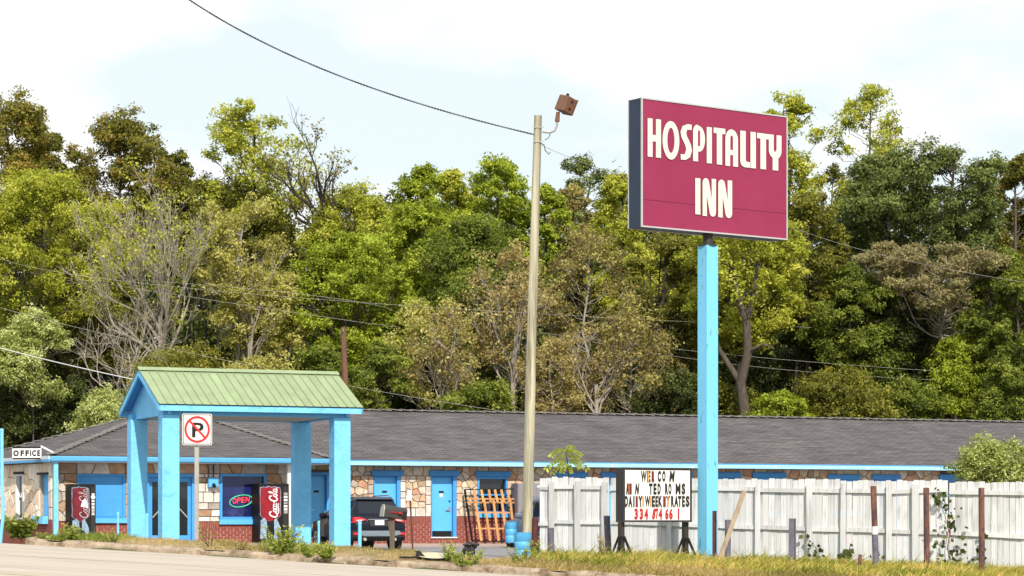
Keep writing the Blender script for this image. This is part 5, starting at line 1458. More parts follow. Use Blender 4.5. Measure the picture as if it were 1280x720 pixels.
def fence_section(px0, px1, name, label, cat, nb, posts, group=None, gap_l=0):
    a0, a1 = fh(px0, 650)[0], fh(px1, 650)[0]
    pm = (px0 + px1) / 2
    root = thing(name, FF.p((a0 + a1) / 2, 0, fh(pm, ip(ybot_p, pm))[1]), label, cat, group)
    pxof = lambda a: 640 + F * FF.p(a, 0, 0)[0] / FF.p(a, 0, 0)[1]
    bw = (a1 - a0) / nb
    for i in range(nb):
        l, r_ = a0 + i * bw + rnd.uniform(.003, .007), a0 + (i + 1) * bw - rnd.uniform(.003, .007)
        x = pxof((l + r_) / 2)
        ct = fh(x, ip(ytop_p, x) + rnd.uniform(-1.0, 1.3))[1]; cb = fh(x, ip(ybot_p, x) + rnd.uniform(-1.5, 1.0))[1]
        e = bw * rnd.uniform(.04, .16); tl_ = rnd.uniform(-.006, .006)
        wv = rnd.uniform(0, .02)
        MB().prism(FF, [(l, cb), (r_, cb), (r_ + tl_, ct - e), (r_ - e + tl_, ct), (l + e + tl_, ct), (l + tl_, ct - e)], -.022 - wv, -.002 - wv).build('board', M['fence'], root)
    for k in ('top', 'mid', 'bot'):
        segs = [px0 + 1] + [p for p in posts] + [px1 - 1]
        for s0, s1 in zip(segs[:-1], segs[1:]):
            dy = rnd.uniform(-.8, .8)
            q0, q1 = fh(s0, ip(rails_y[k], s0) + dy), fh(s1, ip(rails_y[k], s1) + dy + rnd.uniform(-.5, .5))
            h = .045 if k != 'bot' else .035
            MB().prism(FF, [(q0[0], q0[1] - h), (q1[0], q1[1] - h), (q1[0], q1[1] + h), (q0[0], q0[1] + h)], 0.0, .04).build('rail', M['fence_post'], root)
    for p in posts:
        a = fh(p, 650)[0]; yt = ip(ytop_p, p) + rnd.uniform(2, 7)
        ct, cb = fh(p, yt)[1], fh(p, ip(ybot_p, p) + 3)[1] - .15
        MB().prism(FF, [(a - .055, cb), (a + .055, cb), (a + .055 + rnd.uniform(-.02, .02), ct), (a - .055 + rnd.uniform(-.02, .02), ct)], .042, .12).build('post', M['fence_post'], root)
    return root
gate = fence_section(674.5, 761, 'wooden_gate', 'worn white board gate at the fence end nearest the pole', 'gate', 12, [691.5, 724, 757])
for py in (608, 655.5):
    q = fh(679, py)
    hg = MB().box(FF.at(q[0], .04, q[1]), -.14, .22, 0.002, .012, -.03, .03).build('hinge', M['fence_post'], gate)
    MB().box(FF.at(q[0] + .2, .04, q[1]), 0, .06, .013, .03, -.07, .09).build('latch', M['black'], hg)
fence_section(763, 1057.5, 'wooden_fence', 'long worn white board fence section behind the letter board and blue post', 'fence', 41, [838, 949, 1014, 1055.5])
fence_section(1057.9, 1184.5, 'wooden_fence', 'short white board fence section with vine between two rusty posts', 'fence', 18, [1113, 1146])
fence_section(1186, 1292, 'wooden_fence', 'white board fence section at far right in front of pale bush', 'fence', 14, [])

# steel stakes and bollards before the fence
def stake(px0, px1, ytop, ybot, d, m, name, label, cat, grp=None, lean_px=0, round_=True, patch=None):
    c = P((px0 + px1) / 2, ybot, d); w_ = (px1 - px0) / F * d
    t = P((px0 + px1) / 2 - lean_px, ytop, d)
    c2 = c + (c - t) * .15
    root = thing(name, (c[0], c[1], c[2]), label, cat, grp)
    if round_:
        MB().tube([c2, t], w_ / 2, 12).build('post', m, root, smooth=True, sharp=50)
        MB().tube([t, t + (0, 0, .008)], [w_ / 2 * .9, w_ / 2 * .7], 12).build('cap', m, root)
    else:
        p_ = MB().beam(c2, t, w_, .03, up=(0, -1, 0.01)).build('web', m, root)
        for s in (-1, 1):
            o_ = np.array((s * (w_ / 2 - .006), -.03, 0)); MB().beam(c2 + o_, t + o_, .016, .05, up=(0, -1, .01)).build('flange', m, root)
    if patch:
        for (y0, y1, mm) in patch:
            tt0, tt1 = [(ybot - y) / (ybot - ytop) for y in (y0, y1)]
            MB().tube([c + (t - c) * tt0, c + (t - c) * tt1], w_ / 2 + .004, 12).build('paint_band', mm, root, smooth=True, sharp=50)
    return root
G1 = 'steel posts standing before the white fence'
stake(664, 672, 647, 698, 54.8, M['maroon'], 'steel_post', 'maroon round steel post beside the blue barrel', 'post', G1, lean_px=-1)
stake(685, 692.5, 660, 699, 54.2, M['purple_steel'], 'steel_post', 'short grey violet post in front of the gate', 'post', G1, lean_px=0)
stake(757, 765, 645, 701, 53.0, M['purple_steel'], 'steel_post', 'leaning grey violet speckled post left of the letter board', 'post', G1, lean_px=2.5)
stake(890.5, 895.5, 638.5, 706, 50.4, M['maroon'], 'steel_post', 'slim dark maroon square post right before the blue sign post', 'post', G1, round_=False)
stake(906, 913.5, 650, 707, 52.0, M['purple_steel'], 'steel_post', 'grey violet post partly behind the leaning plank', 'post', G1)
stake(986, 994.5, 648, 713, 49.6, M['purple_steel'], 'steel_post', 'grey violet post with white flecks right of the plank', 'post', G1, round_=False)
stake(1091.5, 1099, 608, 716, 48.8, M['rust'], 'steel_post', 'tall leaning rusty post with pale band and grey lower half', 'post', G1, lean_px=3.5, patch=((716, 669, M['purple_steel']), (668, 658, M['offwhite'])))
stake(1155, 1162.5, 610, 717, 48.6, M['rust'], 'steel_post', 'tall rusty post left of the climbing vine', 'post', G1, lean_px=1)
stake(1223.5, 1231, 610, 722, 47.6, M['rust'], 'steel_post', 'tall rusty post right of the climbing vine', 'post', G1, lean_px=0.5)
stake(1071.5, 1076, 693.5, 719, 47.0, M['rust'], 'steel_post', 'knee high rusty stub standing in the long grass', 'post', G1, lean_px=-1.5)
pl = MB().beam(P(930.5, 614, 50.9), P(898.5, 702, 49.9), .095, .045, up=(0, -1, 0)).build('leaning_plank', M['plank'], None)
tagp(pl, 'raw grey wooden plank leaning right of the blue sign post', 'plank')
# pipe bollards round the canopy
G2 = 'pale blue pipe bollards along the forecourt'
for x0, x1, y0, y1, d, lab in ((146, 149, 641, 676, 53, 'thin pale blue pipe bollard in front of boarded office window'), (182, 185.6, 643, 678, 52.5, 'pale blue pipe bollard between the two left canopy columns'),
                               (397, 400, 652, 688, 52.5, 'pale blue pipe bollard between the two right canopy columns'), (447.5, 452, 653, 691, 51.5, 'pale blue pipe bollard right behind the mailbox and before SUV')):
    r_ = (x1 - x0) / 2 / F * d; c = P((x0 + x1) / 2, y1, d); t = P((x0 + x1) / 2, y0, d)
    root = thing('pipe_bollard', c, lab, 'bollard', G2)
    MB().tube([c - (0, 0, .3), t], r_, 12).build('pipe', M['blue'], root, smooth=True, sharp=50)
    MB().lathe(t, [(r_ * 1.12, -.03), (r_ * 1.12, 0), (r_ * .8, .02)], 12).build('cap', M['blue'], root)
# bent pale blue post at the left edge, with a dark window unit of the neighbouring booth
bp = thing('bent_post', P(1, 676, 48.8), 'bent light blue steel post at the left edge of the picture', 'post')
MB().tube([P(2.2, 537, 48.8), P(2.6, 610, 48.8), P(4.0, 635, 48.8), P(3.4, 650, 48.8), P(1.2, 668, 48.8), P(0.4, 682, 48.8)], .036, 10).build('pipe', M['blue'], bp, smooth=True)
MB().lathe(P(2.2, 537, 48.8), [(.042, -.03), (.042, 0), (.03, .02)], 10).build('cap', M['blue'], bp)
# debris under the gate
db = lump('plastic_tub', P(706, 695.5, 55.0), .2, .15, .07, M['debris_green'], None, 21, amp=.15)
tagp(db, 'dull green plastic tub lying under the gate', 'tub')

# ------------------------------------------------------------------ pole with floodlight
pd = 57.5
pole = thing('light_pole', P(658, 700, pd), 'weathered wooden light pole with brown floodlight, leaning slightly right', 'pole')
pts = [P(657.5, 704, pd), P(660.5, 600, pd), P(665, 400, pd), P(669.5, 250, pd), P(672.6, 144.5, pd)]
MB().tube(pts, [.135, .13, .115, .10, .093], 14).build('pole', M['pole_wood'], pole, smooth=True, sharp=50)
arm = MB().tube([P(678, 164.5, pd), P(687, 165.5, pd), P(693, 163.5, pd), P(696, 158, pd), P(696.5, 148, pd)], .03, 8).build('bracket_arm', M['metal_grey'], pole, smooth=True)
MB().tube([P(696.5, 152, pd), P(697.5, 140, pd)], [.06, .045], 8).build('swivel', M['brown_lamp'], arm)
t_ = np.array((.36, 0, .93)); e1 = np.array((.64, -.74, -.25)); e1 /= np.linalg.norm(e1); e2 = np.cross(t_, e1); e2 /= np.linalg.norm(e2)
if e2[0] < 0: e2 = -e2
t_ = np.cross(e1, e2); t_ = t_ if t_[2] > 0 else -t_
LFr = Fr(P(707.5, 131, pd), 0); LFr.ex, LFr.ey, LFr.ez = e1, e2, t_
hd = MB().box(LFr, -.17, .17, -.16, .14, -.19, .19).build('lamp_housing', M['brown_lamp'], pole, bevel=0.015)
MB().box(LFr, -.18, .18, .14, .165, -.2, .2).build('lens_frame', M['brown_lamp'], hd)
MB().box(LFr, -.15, .15, .166, .17, -.17, .17).build('lens', M['car_glass'], hd)
for s in (-.08, .10): MB().lathe(LFr.p(.171, 0.0, s), [(.025, 0), (.025, .02)], 8, e1).build('bolt', M['black'], hd)
MB().lathe(LFr.p(-.05, -.02, .19), [(.035, 0), (.035, .08)], 8, t_).build('photocell', M['black'], hd)
MB().tube([P(688, 166, pd), P(686, 172, pd), P(681, 175, pd)], .01, 5).build('drop_wire', M['wire_dark'], pole)
MB().tube([P(672, 177, pd), P(680, 181, pd), P(681.5, 188, pd), P(686, 193, pd), P(688, 190, pd)], .012, 5).build('drop_wire', M['wire_dark'], pole)
for y in (159, 177): MB().beam(P(665.5, y, pd - .1), P(680, y, pd - .1), .02, .02).build('bolt', M['metal_grey'], pole)

# stub pole behind the canopy
sp_ = thing('stub_pole', P(431, 560, 94), 'short reddish brown wooden pole stub rising behind the canopy roof', 'pole')
MB().tube([P(432.5, 690, 94), P(431.5, 480, 94), P(429.2, 409, 94)], [.12, .115, .10], 10).build('pole', M['pole_red'], sp_, smooth=True, sharp=50)
MB().beam(P(429.3, 415, 93.9), P(428.9, 410.5, 93.9), .24, .02).build('strap', M['metal_grey'], sp_)

# ------------------------------------------------------------------ overhead wires
def wire(pts, r_, m, label, cat='wire', grp='thin utility wires across the wooded slope', t0=-.35, t1=1.35, twist=False, name='overhead_wire'):
    q = [P(*p) for p in pts]
    out = []
    tm = 0.5
    for t in np.linspace(t0, t1, 60):
        l0 = (t - tm) * (t - 1) / (tm); l1 = t * (t - 1) / (tm * (tm - 1)); l2 = t * (t - tm) / (1 - tm)
        out.append(q[0] * l0 + q[1] * l1 + q[2] * l2)
    if twist:
        mb = MB()
        fine = [out[0] + (out[-1] - out[0]) * 0 for _ in ()]
        arr = np.array(out); N = 420
        tt = np.linspace(0, len(arr) - 1, N); ii = np.arange(len(arr))
        ff = np.stack([np.interp(tt, ii, arr[:, k]) for k in range(3)], 1)
        for s in (0, math.pi):
            ph = np.arange(N) * 1.3 + s
            mb.tube([p + np.array((0, math.cos(a) * r_ * .9, math.sin(a) * r_ * .9)) for p, a in zip(ff, ph)], r_ * .62, 4)
        o = mb.build(name, m, None)
    else:
        o = MB().tube(out, r_, 4).build(name, m, None)
    tagp(o, label, cat, grp)
wire([(237, 0, 50), (430, 97, 54), (667, 168, 57.4)], .0155, M['wire_dark'], 'thick twisted black cable from upper left sky to the pole top', 'cable', None, -.4, 1.0, twist=True, name='service_cable')
wire([(672, 172, 57.5), (760, 214, 63), (1010, 291, 80)], .007, M['wire'], 'wire from pole top passing behind the motel sign', grp=None, t0=0, t1=1.0)
wire([(1008, 290.5, 80), (1100, 318, 86), (1215, 342, 93)], .007, M['wire'], 'pale wire falling right of the motel sign before the trees', grp=None, t0=-.05, t1=1.5)
wire([(0, 323, 97), (160, 352, 98), (480, 380, 102)], .007, M['wire'], 'uppermost of the thin wires crossing the left trees', t1=2.2)
wire([(160, 349, 109), (370, 367, 99), (485, 385.5, 102)], .007, M['wire'], 'second thin wire crossing the trees above the canopy', t1=2.4)
wire([(5, 386, 97), (200, 432, 98), (370, 389, 99)], .0, M['wire'], 'x') if False else None
wire([(100, 350, 109), (360, 389.5, 99), (490, 408, 102)], .007, M['wire'], 'third thin wire just above the reddish pole stub', t1=2.0)
wire([(5, 386, 97), (150, 422, 98), (310, 456, 99)], .007, M['wire'], 'thin wire sloping down towards the canopy ridge at left', t1=1.05)
wire([(0, 435, 70), (80, 455, 66), (168, 474.5, 60)], .014, M['wire_white'], 'bright white wire running into the back of canopy roof', grp=None, t0=-.5, t1=1.0)
wire([(440, 483, 95), (520, 497, 95), (640, 516, 95)], .007, M['wire'], 'low thin wire just above the motel ridge by pole stub', t0=-.05, t1=1.6)
wire([(930, 445, 108), (1100, 459, 109), (1280, 470, 110)], .007, M['wire'], 'upper of two thin wires above the ridge at right', t0=-1.0)
wire([(990, 463, 108), (1130, 473, 109), (1280, 478, 110)], .007, M['wire'], 'lower of two thin wires above the ridge at right', t0=-1.0)
# ------------------------------------------------------------------ vegetation
def unit(n):
    v = rng.normal(size=(n, 3)); return v / np.linalg.norm(v, axis=1)[:, None]

def leaf_quads(c, out, size, up=0.45, asp=0.55, tri=False):
    """Rhombic leaves: centres c, outward directions out; leaves face out, up and at random."""
    n = len(c)
    nm = out * 0.55 + rng.normal(size=(n, 3)) * 0.55 + np.array((0, 0, up))
    nm /= np.linalg.norm(nm, axis=1)[:, None] + 1e-9
    t = np.cross(nm, unit(n)); t /= np.linalg.norm(t, axis=1)[:, None] + 1e-9
    s = np.cross(nm, t)
    L_ = (size * rng.uniform(.65, 1.3, n))[:, None]
    if tri:
        v = np.empty((n, 3, 3))
        v[:, 0] = c - t * L_ * .5 + s * L_ * .38; v[:, 1] = c - t * L_ * .38 - s * L_ * .34; v[:, 2] = c + t * L_ * .6
        return v.reshape(-1, 3)
    v = np.empty((n, 4, 3))
    v[:, 0] = c - t * L_ * .5; v[:, 1] = c + s * L_ * asp * .5; v[:, 2] = c + t * L_ * .5; v[:, 3] = c - s * L_ * asp * .5
    return v.reshape(-1, 3)

def clump_leaves(cl, rad, n_per, size, sub=9, sub_sig=.24, flat=.75, tone=None, tri=False):
    """Leaves in sprays inside every clump; returns verts and a tint per leaf (each spray has its own shade of leaf)."""
    nc = len(cl)
    so = unit(nc * sub) * (rng.uniform(.25, 1.0, nc * sub) ** .5)[:, None]
    so[:, 2] *= flat
    sc_ = np.repeat(cl, sub, 0) + so * np.repeat(rad, sub)[:, None]
    npr = max(1, int(n_per / sub))
    srad = np.repeat(rad, sub) * sub_sig
    c = np.repeat(sc_, npr, 0) + rng.normal(size=(nc * sub * npr, 3)) * np.repeat(srad, npr)[:, None] * np.array((1, 1, .7))
    out = c - np.repeat(np.repeat(cl, sub, 0), npr, 0); out /= np.linalg.norm(out, axis=1)[:, None] + 1e-9
    v = leaf_quads(c, out, size, tri=tri)
    ct = np.repeat(rng.normal(0, .10, nc) + (0 if tone is None else tone), sub * npr)
    st_ = np.repeat(rng.normal(0, .16, nc * sub), npr)
    return v, np.clip(.5 + ct + st_ + rng.normal(0, .16, len(c)), 0, 1)

def limb_pts(p0, p1, n=5, sag=.12, wob=.06):
    p0, p1 = np.array(p0, float), np.array(p1, float); L_ = np.linalg.norm(p1 - p0)
    pts = []
    for i in range(n):
        t = i / (n - 1)
        q = p0 + (p1 - p0) * t
        q[2] += -sag * L_ * math.sin(math.pi * t) * (1 if p1[2] > p0[2] else -1)
        if 0 < i < n - 1: q += rng.normal(size=3) * wob * L_
        pts.append(q)
    return pts

def bare_branches(mb, p, d, L_, r_, depth, spread=.55, n=3, up=.25, tips=None):
    k = 4
    pts = [p]; q = p.copy(); dd = d.copy()
    for i in range(k):
        dd = dd + rng.normal(size=3) * .14 + np.array((0, 0, up * .12)); dd /= np.linalg.norm(dd)
        q = q + dd * L_ / k; pts.append(q.copy())
    mb.tube(pts, [r_ * (1 - .5 * i / k) for i in range(k + 1)], 5 if r_ > .05 else 3, caps=False)
    if depth == 0:
        if tips is not None: tips.append(q.copy())
        return
    for j in range(n):
        t = rng.integers(max(1, k - 2 - (j > 0)), k + 1)
        nd = dd + unit(1)[0] * spread + np.array((0, 0, up)); nd /= np.linalg.norm(nd)
        bare_branches(mb, pts[t].copy(), nd, L_ * rng.uniform(.55, .8), max(.009, r_ * .52), depth - 1, spread, n, up, tips)

TREE_GROUP = 'trees of the wooded slope behind the motel'
def tree(px, ytop, d, wpx, ybot, leaf, label, n_cl=46, n_leaf=420, size=.17, rc=.30, tr=.2, bark='bark', shape='oval', kind='tree', sub=9, fill=1.0, lean=0, limbs=1.0, sig=.24, depthw=1.0, flat=.75, wide=1.22):
    x0, y0 = V(px, d)[:2]; zb = float(z_ground(x0, y0)) - .1
    ztop, zbot = zof(ytop, d), zof(ybot, d)
    Rr = wpx * wide / 2 / F * d; H = ztop - zbot
    rad_c = Rr * rc
    cl, rad = [], []
    for i in range(n_cl):
        h = (i + rng.uniform(0, 1)) / n_cl
        pr = {'oval': max(.22, 1 - abs(2 * (.08 + .92 * h) - 1) ** 2.4) ** .6, 'round': math.sqrt(max(.05, 1 - (2 * h - 1) ** 2)), 'spread': .35 + .65 * math.sin(math.pi * min(1, .05 + h * .78)),
              'cone': max(.12, 1 - h * .9) ** .8, 'column': .85 if h < .8 else .85 * (1 - h) / .2 + .12}[shape]
        a_ = rng.uniform(0, 2 * math.pi); u = rng.uniform(.15, 1) ** .5
        rr = max(0, Rr * pr - rad_c * .45) * u
        k = rng.uniform(.6, 1.25)
        cl.append((x0 + lean * h * H + math.cos(a_) * rr, y0 + math.sin(a_) * rr * depthw, zbot + rad_c * .5 + h * (H - rad_c * 1.1)))
        rad.append(rad_c * k)
    cl, rad = np.array(cl), np.array(rad)
    g = thing(kind, (x0, y0, zb), label, 'tree' if kind.endswith('tree') else 'bush', TREE_GROUP if kind.endswith('tree') else 'bushes at the edge of the wood')
    tm = MB()
    thick = tr
    tt = [np.array((x0, y0, zb))]
    nseg = 7
    for i in range(1, nseg + 1):
        t = i / nseg
        q = np.array((x0 + lean * max(0, t - .2) * H, y0, zb + (zbot + H * .86 - zb) * t)) + rng.normal(size=3) * np.array((.18, .18, 0)) * min(1.5, Rr / 2.5)
        tt.append(q)
    tm.tube(tt, [thick * (1.25 if i == 0 else 1) * (1 - .82 * i / nseg) for i in range(nseg + 1)], 8, caps=False)
    ta = np.array(tt)
    for c, r_ in zip(cl, rad):
        if rng.uniform() > limbs: continue
        hd = math.hypot(c[0] - x0, c[1] - y0)
        za = max(zb + .25 * (c[2] - zb), c[2] - r_ * .3 - hd * .75)
        k = np.interp(za, ta[:, 2], np.arange(len(ta)))
        p0 = np.array([np.interp(k, np.arange(len(ta)), ta[:, j]) for j in range(3)])
        rb = max(.018, thick * .34 * (1 - .65 * k / nseg))
        lp = limb_pts(p0, c + rng.normal(size=3) * r_ * .2, 5, .10, .05)
        tm.tube(lp, [rb * (1 - .72 * i / 4) for i in range(5)], 4, caps=False)
        for _ in range(3):
            e = c + unit(1)[0] * r_ * np.array((1, 1, .75)) * .9
            tm.tube(limb_pts(lp[3], e, 3, .05, .06), [rb * .3 + .004, rb * .2 + .004, .006], 3, caps=False)
    tm.build('trunk', M[bark], g, smooth=True, sharp=80)
    v, tint = clump_leaves(cl, rad, int(n_leaf * fill * 1.9), size * .80, int(sub * 1.35), sig * .92, flat, tri=True)
    fast_mesh('crown', v, 3, L[leaf], g, tint)
    return g

def bare_tree(px, ytop, d, wpx, yfork, label, bark='bark_grey', n0=5, depth=4, leaf=None, n_leaf=0, tr=.17, size=.16, spread=.5, up=.3, nb=3, frac=1.0):
    x0, y0 = V(px, d)[:2]; zb = float(z_ground(x0, y0)) - .1
    zf, zt = zof(yfork, d), zof(ytop, d); Rr = wpx / 2 / F * d
    g = thing('tree', (x0, y0, zb), label, 'tree', TREE_GROUP)
    mb = MB(); tips = []
    mb.tube([(x0, y0, zb), (x0 + .08, y0, (zb + zf) / 2), (x0, y0, zf)], [tr * 1.2, tr, tr * .9], 7, caps=False)
    L0 = (zt - zf) / 2.5
    for j in range(n0):
        a_ = 2 * math.pi * (j + rng.uniform(-.3, .3)) / n0
        k = Rr / (zt - zf) * rng.uniform(.7, 1.5) if j else .1
        dv = np.array((math.cos(a_) * k * 1.3, math.sin(a_) * k, 1.0)); dv /= np.linalg.norm(dv)
        bare_branches(mb, np.array((x0, y0, zf - rng.uniform(0, .25) * (zf - zb))), dv, L0 * rng.uniform(.8, 1.15), tr * .62, depth, spread, nb, up, tips)
    mb.build('trunk', M[bark], g)
    if leaf:
        tp = np.array(tips); tp = tp[rng.permutation(len(tp))[:max(3, int(len(tp) * frac))]]
        v, tint = clump_leaves(tp, np.full(len(tp), .42), n_leaf, size, 4, .3)
        fast_mesh('crown', v, 4, L[leaf], g, tint)
    return g

# --- the far wood: one leafy mass on the rising slope that closes the view between the trees
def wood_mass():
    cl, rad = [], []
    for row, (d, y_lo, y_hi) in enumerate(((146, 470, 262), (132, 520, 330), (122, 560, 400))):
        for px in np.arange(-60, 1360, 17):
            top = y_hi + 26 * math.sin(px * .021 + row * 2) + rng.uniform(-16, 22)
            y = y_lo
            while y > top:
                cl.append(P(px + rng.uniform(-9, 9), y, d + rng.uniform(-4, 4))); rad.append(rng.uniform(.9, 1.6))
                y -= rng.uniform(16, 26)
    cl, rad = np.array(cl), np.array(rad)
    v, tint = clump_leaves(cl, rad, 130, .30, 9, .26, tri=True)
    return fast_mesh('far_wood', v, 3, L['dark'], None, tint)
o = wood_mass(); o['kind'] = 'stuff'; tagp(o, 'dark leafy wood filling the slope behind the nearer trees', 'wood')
tm = MB()
for px in np.arange(-40, 1330, 9):
    if rng.uniform() < .45: continue
    d = rng.uniform(112, 124); q = P(px + rng.uniform(-6, 6), 560, d)
    tm.tube([(q[0], q[1], float(z_ground(q[0], q[1])) - .2), (q[0] + rng.uniform(-.4, .4), q[1], 5), (q[0] + rng.uniform(-1, 1), q[1], zof(rng.uniform(300, 430), d))], [.10, .08, .03], 5, caps=False)
o = tm.build('wood_stems', M['bark_dark'], None); o['kind'] = 'stuff'; tagp(o, 'thin dark stems standing in the shade of the wood', 'stems')

# --- skyline trees, left to right
tree(8, 118, 128, 140, 330, 'rust', 'tall olive and rust tinted tree cut by the left picture edge', 60, 380, .19, .27, .26)
tree(55, 148, 131, 60, 330, 'olive', 'narrow olive tree top just right of the left edge tree', 34, 330, .18, .34, .2)
tree(150, 141, 129, 125, 330, 'rust', 'round topped dark olive tree with rusty flanks behind the bare tree', 54, 380, .19, .27, .25)
tree(104, 205, 134, 55, 360, 'olive', 'small olive tree in the gap left of round topped tree', 26, 300, .18, .34, .16)
tree(215, 182, 136, 70, 350, 'olive', 'dull olive tree behind the upper twigs of the bare tree', 30, 320, .18, .32, .18)
tree(250, 216, 132, 75, 370, 'olive', 'low olive tree on the skyline between bare and airy trees', 30, 320, .18, .32, .18)
tree(322, 126, 124, 130, 300, 'yellow', 'tall airy yellow green tree with dark limbs left of half bare tree', 50, 170, .19, .24, .22, 'bark_dark', 'spread', sig=.26)
tree(305, 225, 126, 130, 390, 'olive', 'full olive green tree under the airy yellow green crown', 48, 380, .18, .28, .22)
bare_tree(412, 128, 120, 330, 272, 'half bare spreading tree with dark limbs against the white sky', 'bark_dark', 7, 4, 'rust', 22, .2, .16, .5, .16, 3, .14)
tree(440, 232, 121, 120, 360, 'yellow', 'yellow green tree filling below the half bare tree', 48, 360, .18, .28, .2)
tree(528, 203, 124, 74, 370, 'bright', 'bright green tree with two pointed tops left of centre', 40, 360, .18, .30, .2)
tree(572, 208, 127, 60, 370, 'yellow', 'slender yellowish tree between two bright green tops', 34, 330, .18, .32, .18)
tree(622, 194, 122, 92, 400, 'bright', 'tallest bright green tree left of the light pole', 52, 380, .18, .28, .22)
tree(684, 226, 124, 60, 380, 'bright', 'bright green tree just right of the light pole', 34, 340, .18, .32, .18)
tree(735, 192, 133, 92, 330, 'oak', 'grey green open crowned tree between pole and motel sign', 42, 220, .17, .26, .2, 'bark', 'round')
tree(778, 214, 123, 84, 420, 'yellow', 'golden green tree tucked against left edge of motel sign', 46, 360, .17, .3, .2)
tree(716, 226, 126, 70, 400, 'brown', 'brown turning tree between pole and golden green tree', 38, 176, .17, .3, .18, shape='round')
tree(870, 240, 128, 130, 420, 'olive', 'olive tree mostly hidden behind the motel sign', 46, 340, .18, .3, .2)
tree(985, 114, 127, 92, 300, 'yellow', 'tall loose yellow green tree rising behind the sign right edge', 48, 190, .19, .25, .2, 'bark', 'column')
tree(1086, 104, 129, 92, 270, 'yellow', 'tallest thin crowned tree with sky showing through at right', 46, 105, .19, .25, .17, 'bark', 'oval', sig=.3)
tree(1040, 205, 131, 60, 330, 'olive', 'sparse olive tree in the gap between two tall thin trees', 26, 130, .18, .32, .14)
tree(1108, 186, 121, 120, 330, 'oak', 'dark blue green oak below the tallest thin tree', 52, 380, .18, .27, .25, 'bark_dark', 'round')
tree(1196, 176, 119, 118, 330, 'oak', 'wide dark oak with heavy black limbs near the right edge', 48, 330, .18, .26, .28, 'bark_dark', 'spread')
tree(1272, 190, 122, 90, 360, 'rust', 'olive brown tree cut by the right picture edge', 46, 380, .18, .28, .22)
# --- middle trees
tree(50, 208, 114, 190, 420, 'yellow', 'broad feathery yellow green tree at far left', 88, 480, .155, .22, .26, sub=14, sig=.2)
tree(120, 300, 116, 110, 470, 'olive', 'shaded olive tree under the bare tree left of canopy', 46, 380, .17, .28, .2)
bare_tree(200, 180, 108, 180, 395, 'large leafless pale grey tree left of centre', 'bark_grey', 9, 5, 'yellow', 18, .12, .15, .45, .30, 3, .12)
bare_tree(160, 340, 106, 130, 470, 'low dead grey branches spreading left above the canopy ridge', 'bark_grey', 7, 4, None, 0, .09, .15, .7, .02, 3)
tree(300, 246, 110, 120, 440, 'pale', 'pale straw coloured thin leaved tree above the canopy ridge', 60, 190, .16, .2, .17, 'bark_grey', 'spread', sig=.3)
bare_tree(312, 250, 109, 120, 420, 'pale branched sparse tree among the straw coloured leaves', 'bark_grey', 6, 3, 'pale', 26, .12, .16, .5, .3, 3, .5)
tree(330, 330, 111, 90, 470, 'pale', 'drooping straw coloured tree just right of canopy ridge middle', 40, 210, .16, .26, .14, 'bark_grey')
tree(440, 288, 112, 155, 470, 'bright', 'broad bright green tree right behind the pole stub', 78, 440, .165, .23, .24)
tree(600, 268, 113, 150, 470, 'mid', 'deep green tree behind tan thicket left of light pole', 66, 400, .17, .25, .24)
tree(520, 250, 117, 110, 440, 'bright', 'lush green tree left of the deep green one', 52, 400, .17, .27, .2)
tree(640, 300, 107, 100, 480, 'tan', 'tan leaved thin tree crossing behind the light pole', 50, 70, .16, .22, .13, 'bark_grey', 'oval', sig=.32)
bare_tree(640, 290, 106, 110, 440, 'twiggy tan tree with pale stems behind the light pole', 'bark_grey', 6, 3, 'tan', 26, .1, .16, .5, .3, 3, .55)
tree(545, 372, 106, 110, 512, 'pale', 'pale tan thicket tree above the ridge left of the pole', 48, 104, .16, .24, .11, 'bark_grey', 'oval', sig=.32)
bare_tree(560, 370, 105, 120, 480, 'tangle of pale twigs with tan leaves above the ridge', 'bark_grey', 7, 3, 'tan', 26, .09, .16, .6, .18, 3, .5)
tree(735, 280, 109, 110, 480, 'brown', 'brown leaved thin tree between light pole and sign post', 58, 92, .16, .22, .14, 'bark_grey', 'oval', sig=.3)
tree(790, 385, 107, 120, 515, 'brown', 'low brown thicket tree left of the blue sign post', 52, 81, .16, .24, .11, 'bark_grey', sig=.3)
bare_tree(745, 350, 106, 120, 480, 'twiggy brown tree with light stems left of sign post', 'bark_grey', 6, 3, 'tan', 24, .1, .16, .55, .22, 3, .4)
tree(690, 420, 105, 70, 520, 'tan', 'small tan leaved sapling right beside the light pole', 30, 70, .15, .3, .08, 'bark_grey', sig=.32)
tree(832, 290, 113, 120, 500, 'olive', 'shadowy olive tree directly below the sign left half', 60, 380, .165, .24, .22, 'bark_dark')
tree(930, 250, 110, 150, 440, 'yellow', 'large golden green tree right of the sign post', 80, 420, .16, .22, .26, 'bark_dark', 'round')
tree(1010, 240, 113, 90, 420, 'olive', 'olive tree with yellow tips right of golden green tree', 48, 380, .165, .27, .2)
tree(1065, 330, 112, 110, 500, 'mid', 'dark mid green tree in the middle of right wood', 56, 400, .165, .25, .22, 'bark_dark')
tree(1130, 340, 113, 100, 510, 'dark', 'deep shaded tree between mid green and yellow green ones', 48, 380, .17, .26, .2, 'bark_dark')
tree(1185, 302, 111, 150, 400, 'mimosa', 'flat topped brownish tree with pale forking stems at right', 56, 300, .15, .2, .15, 'bark_grey', 'spread', flat=.35)
tree(1120, 300, 112, 90, 360, 'mimosa', 'small flat brownish crown left of the larger brownish one', 26, 280, .15, .26, .12, 'bark_grey', 'spread', flat=.4)
tree(1250, 310, 110, 90, 480, 'mid', 'leafy green tree near the right edge above bush', 50, 400, .16, .26, .2)
tree(1272, 330, 108, 70, 500, 'mid', 'deep green tree cut by right edge below rust tree', 40, 380, .16, .28, .16)
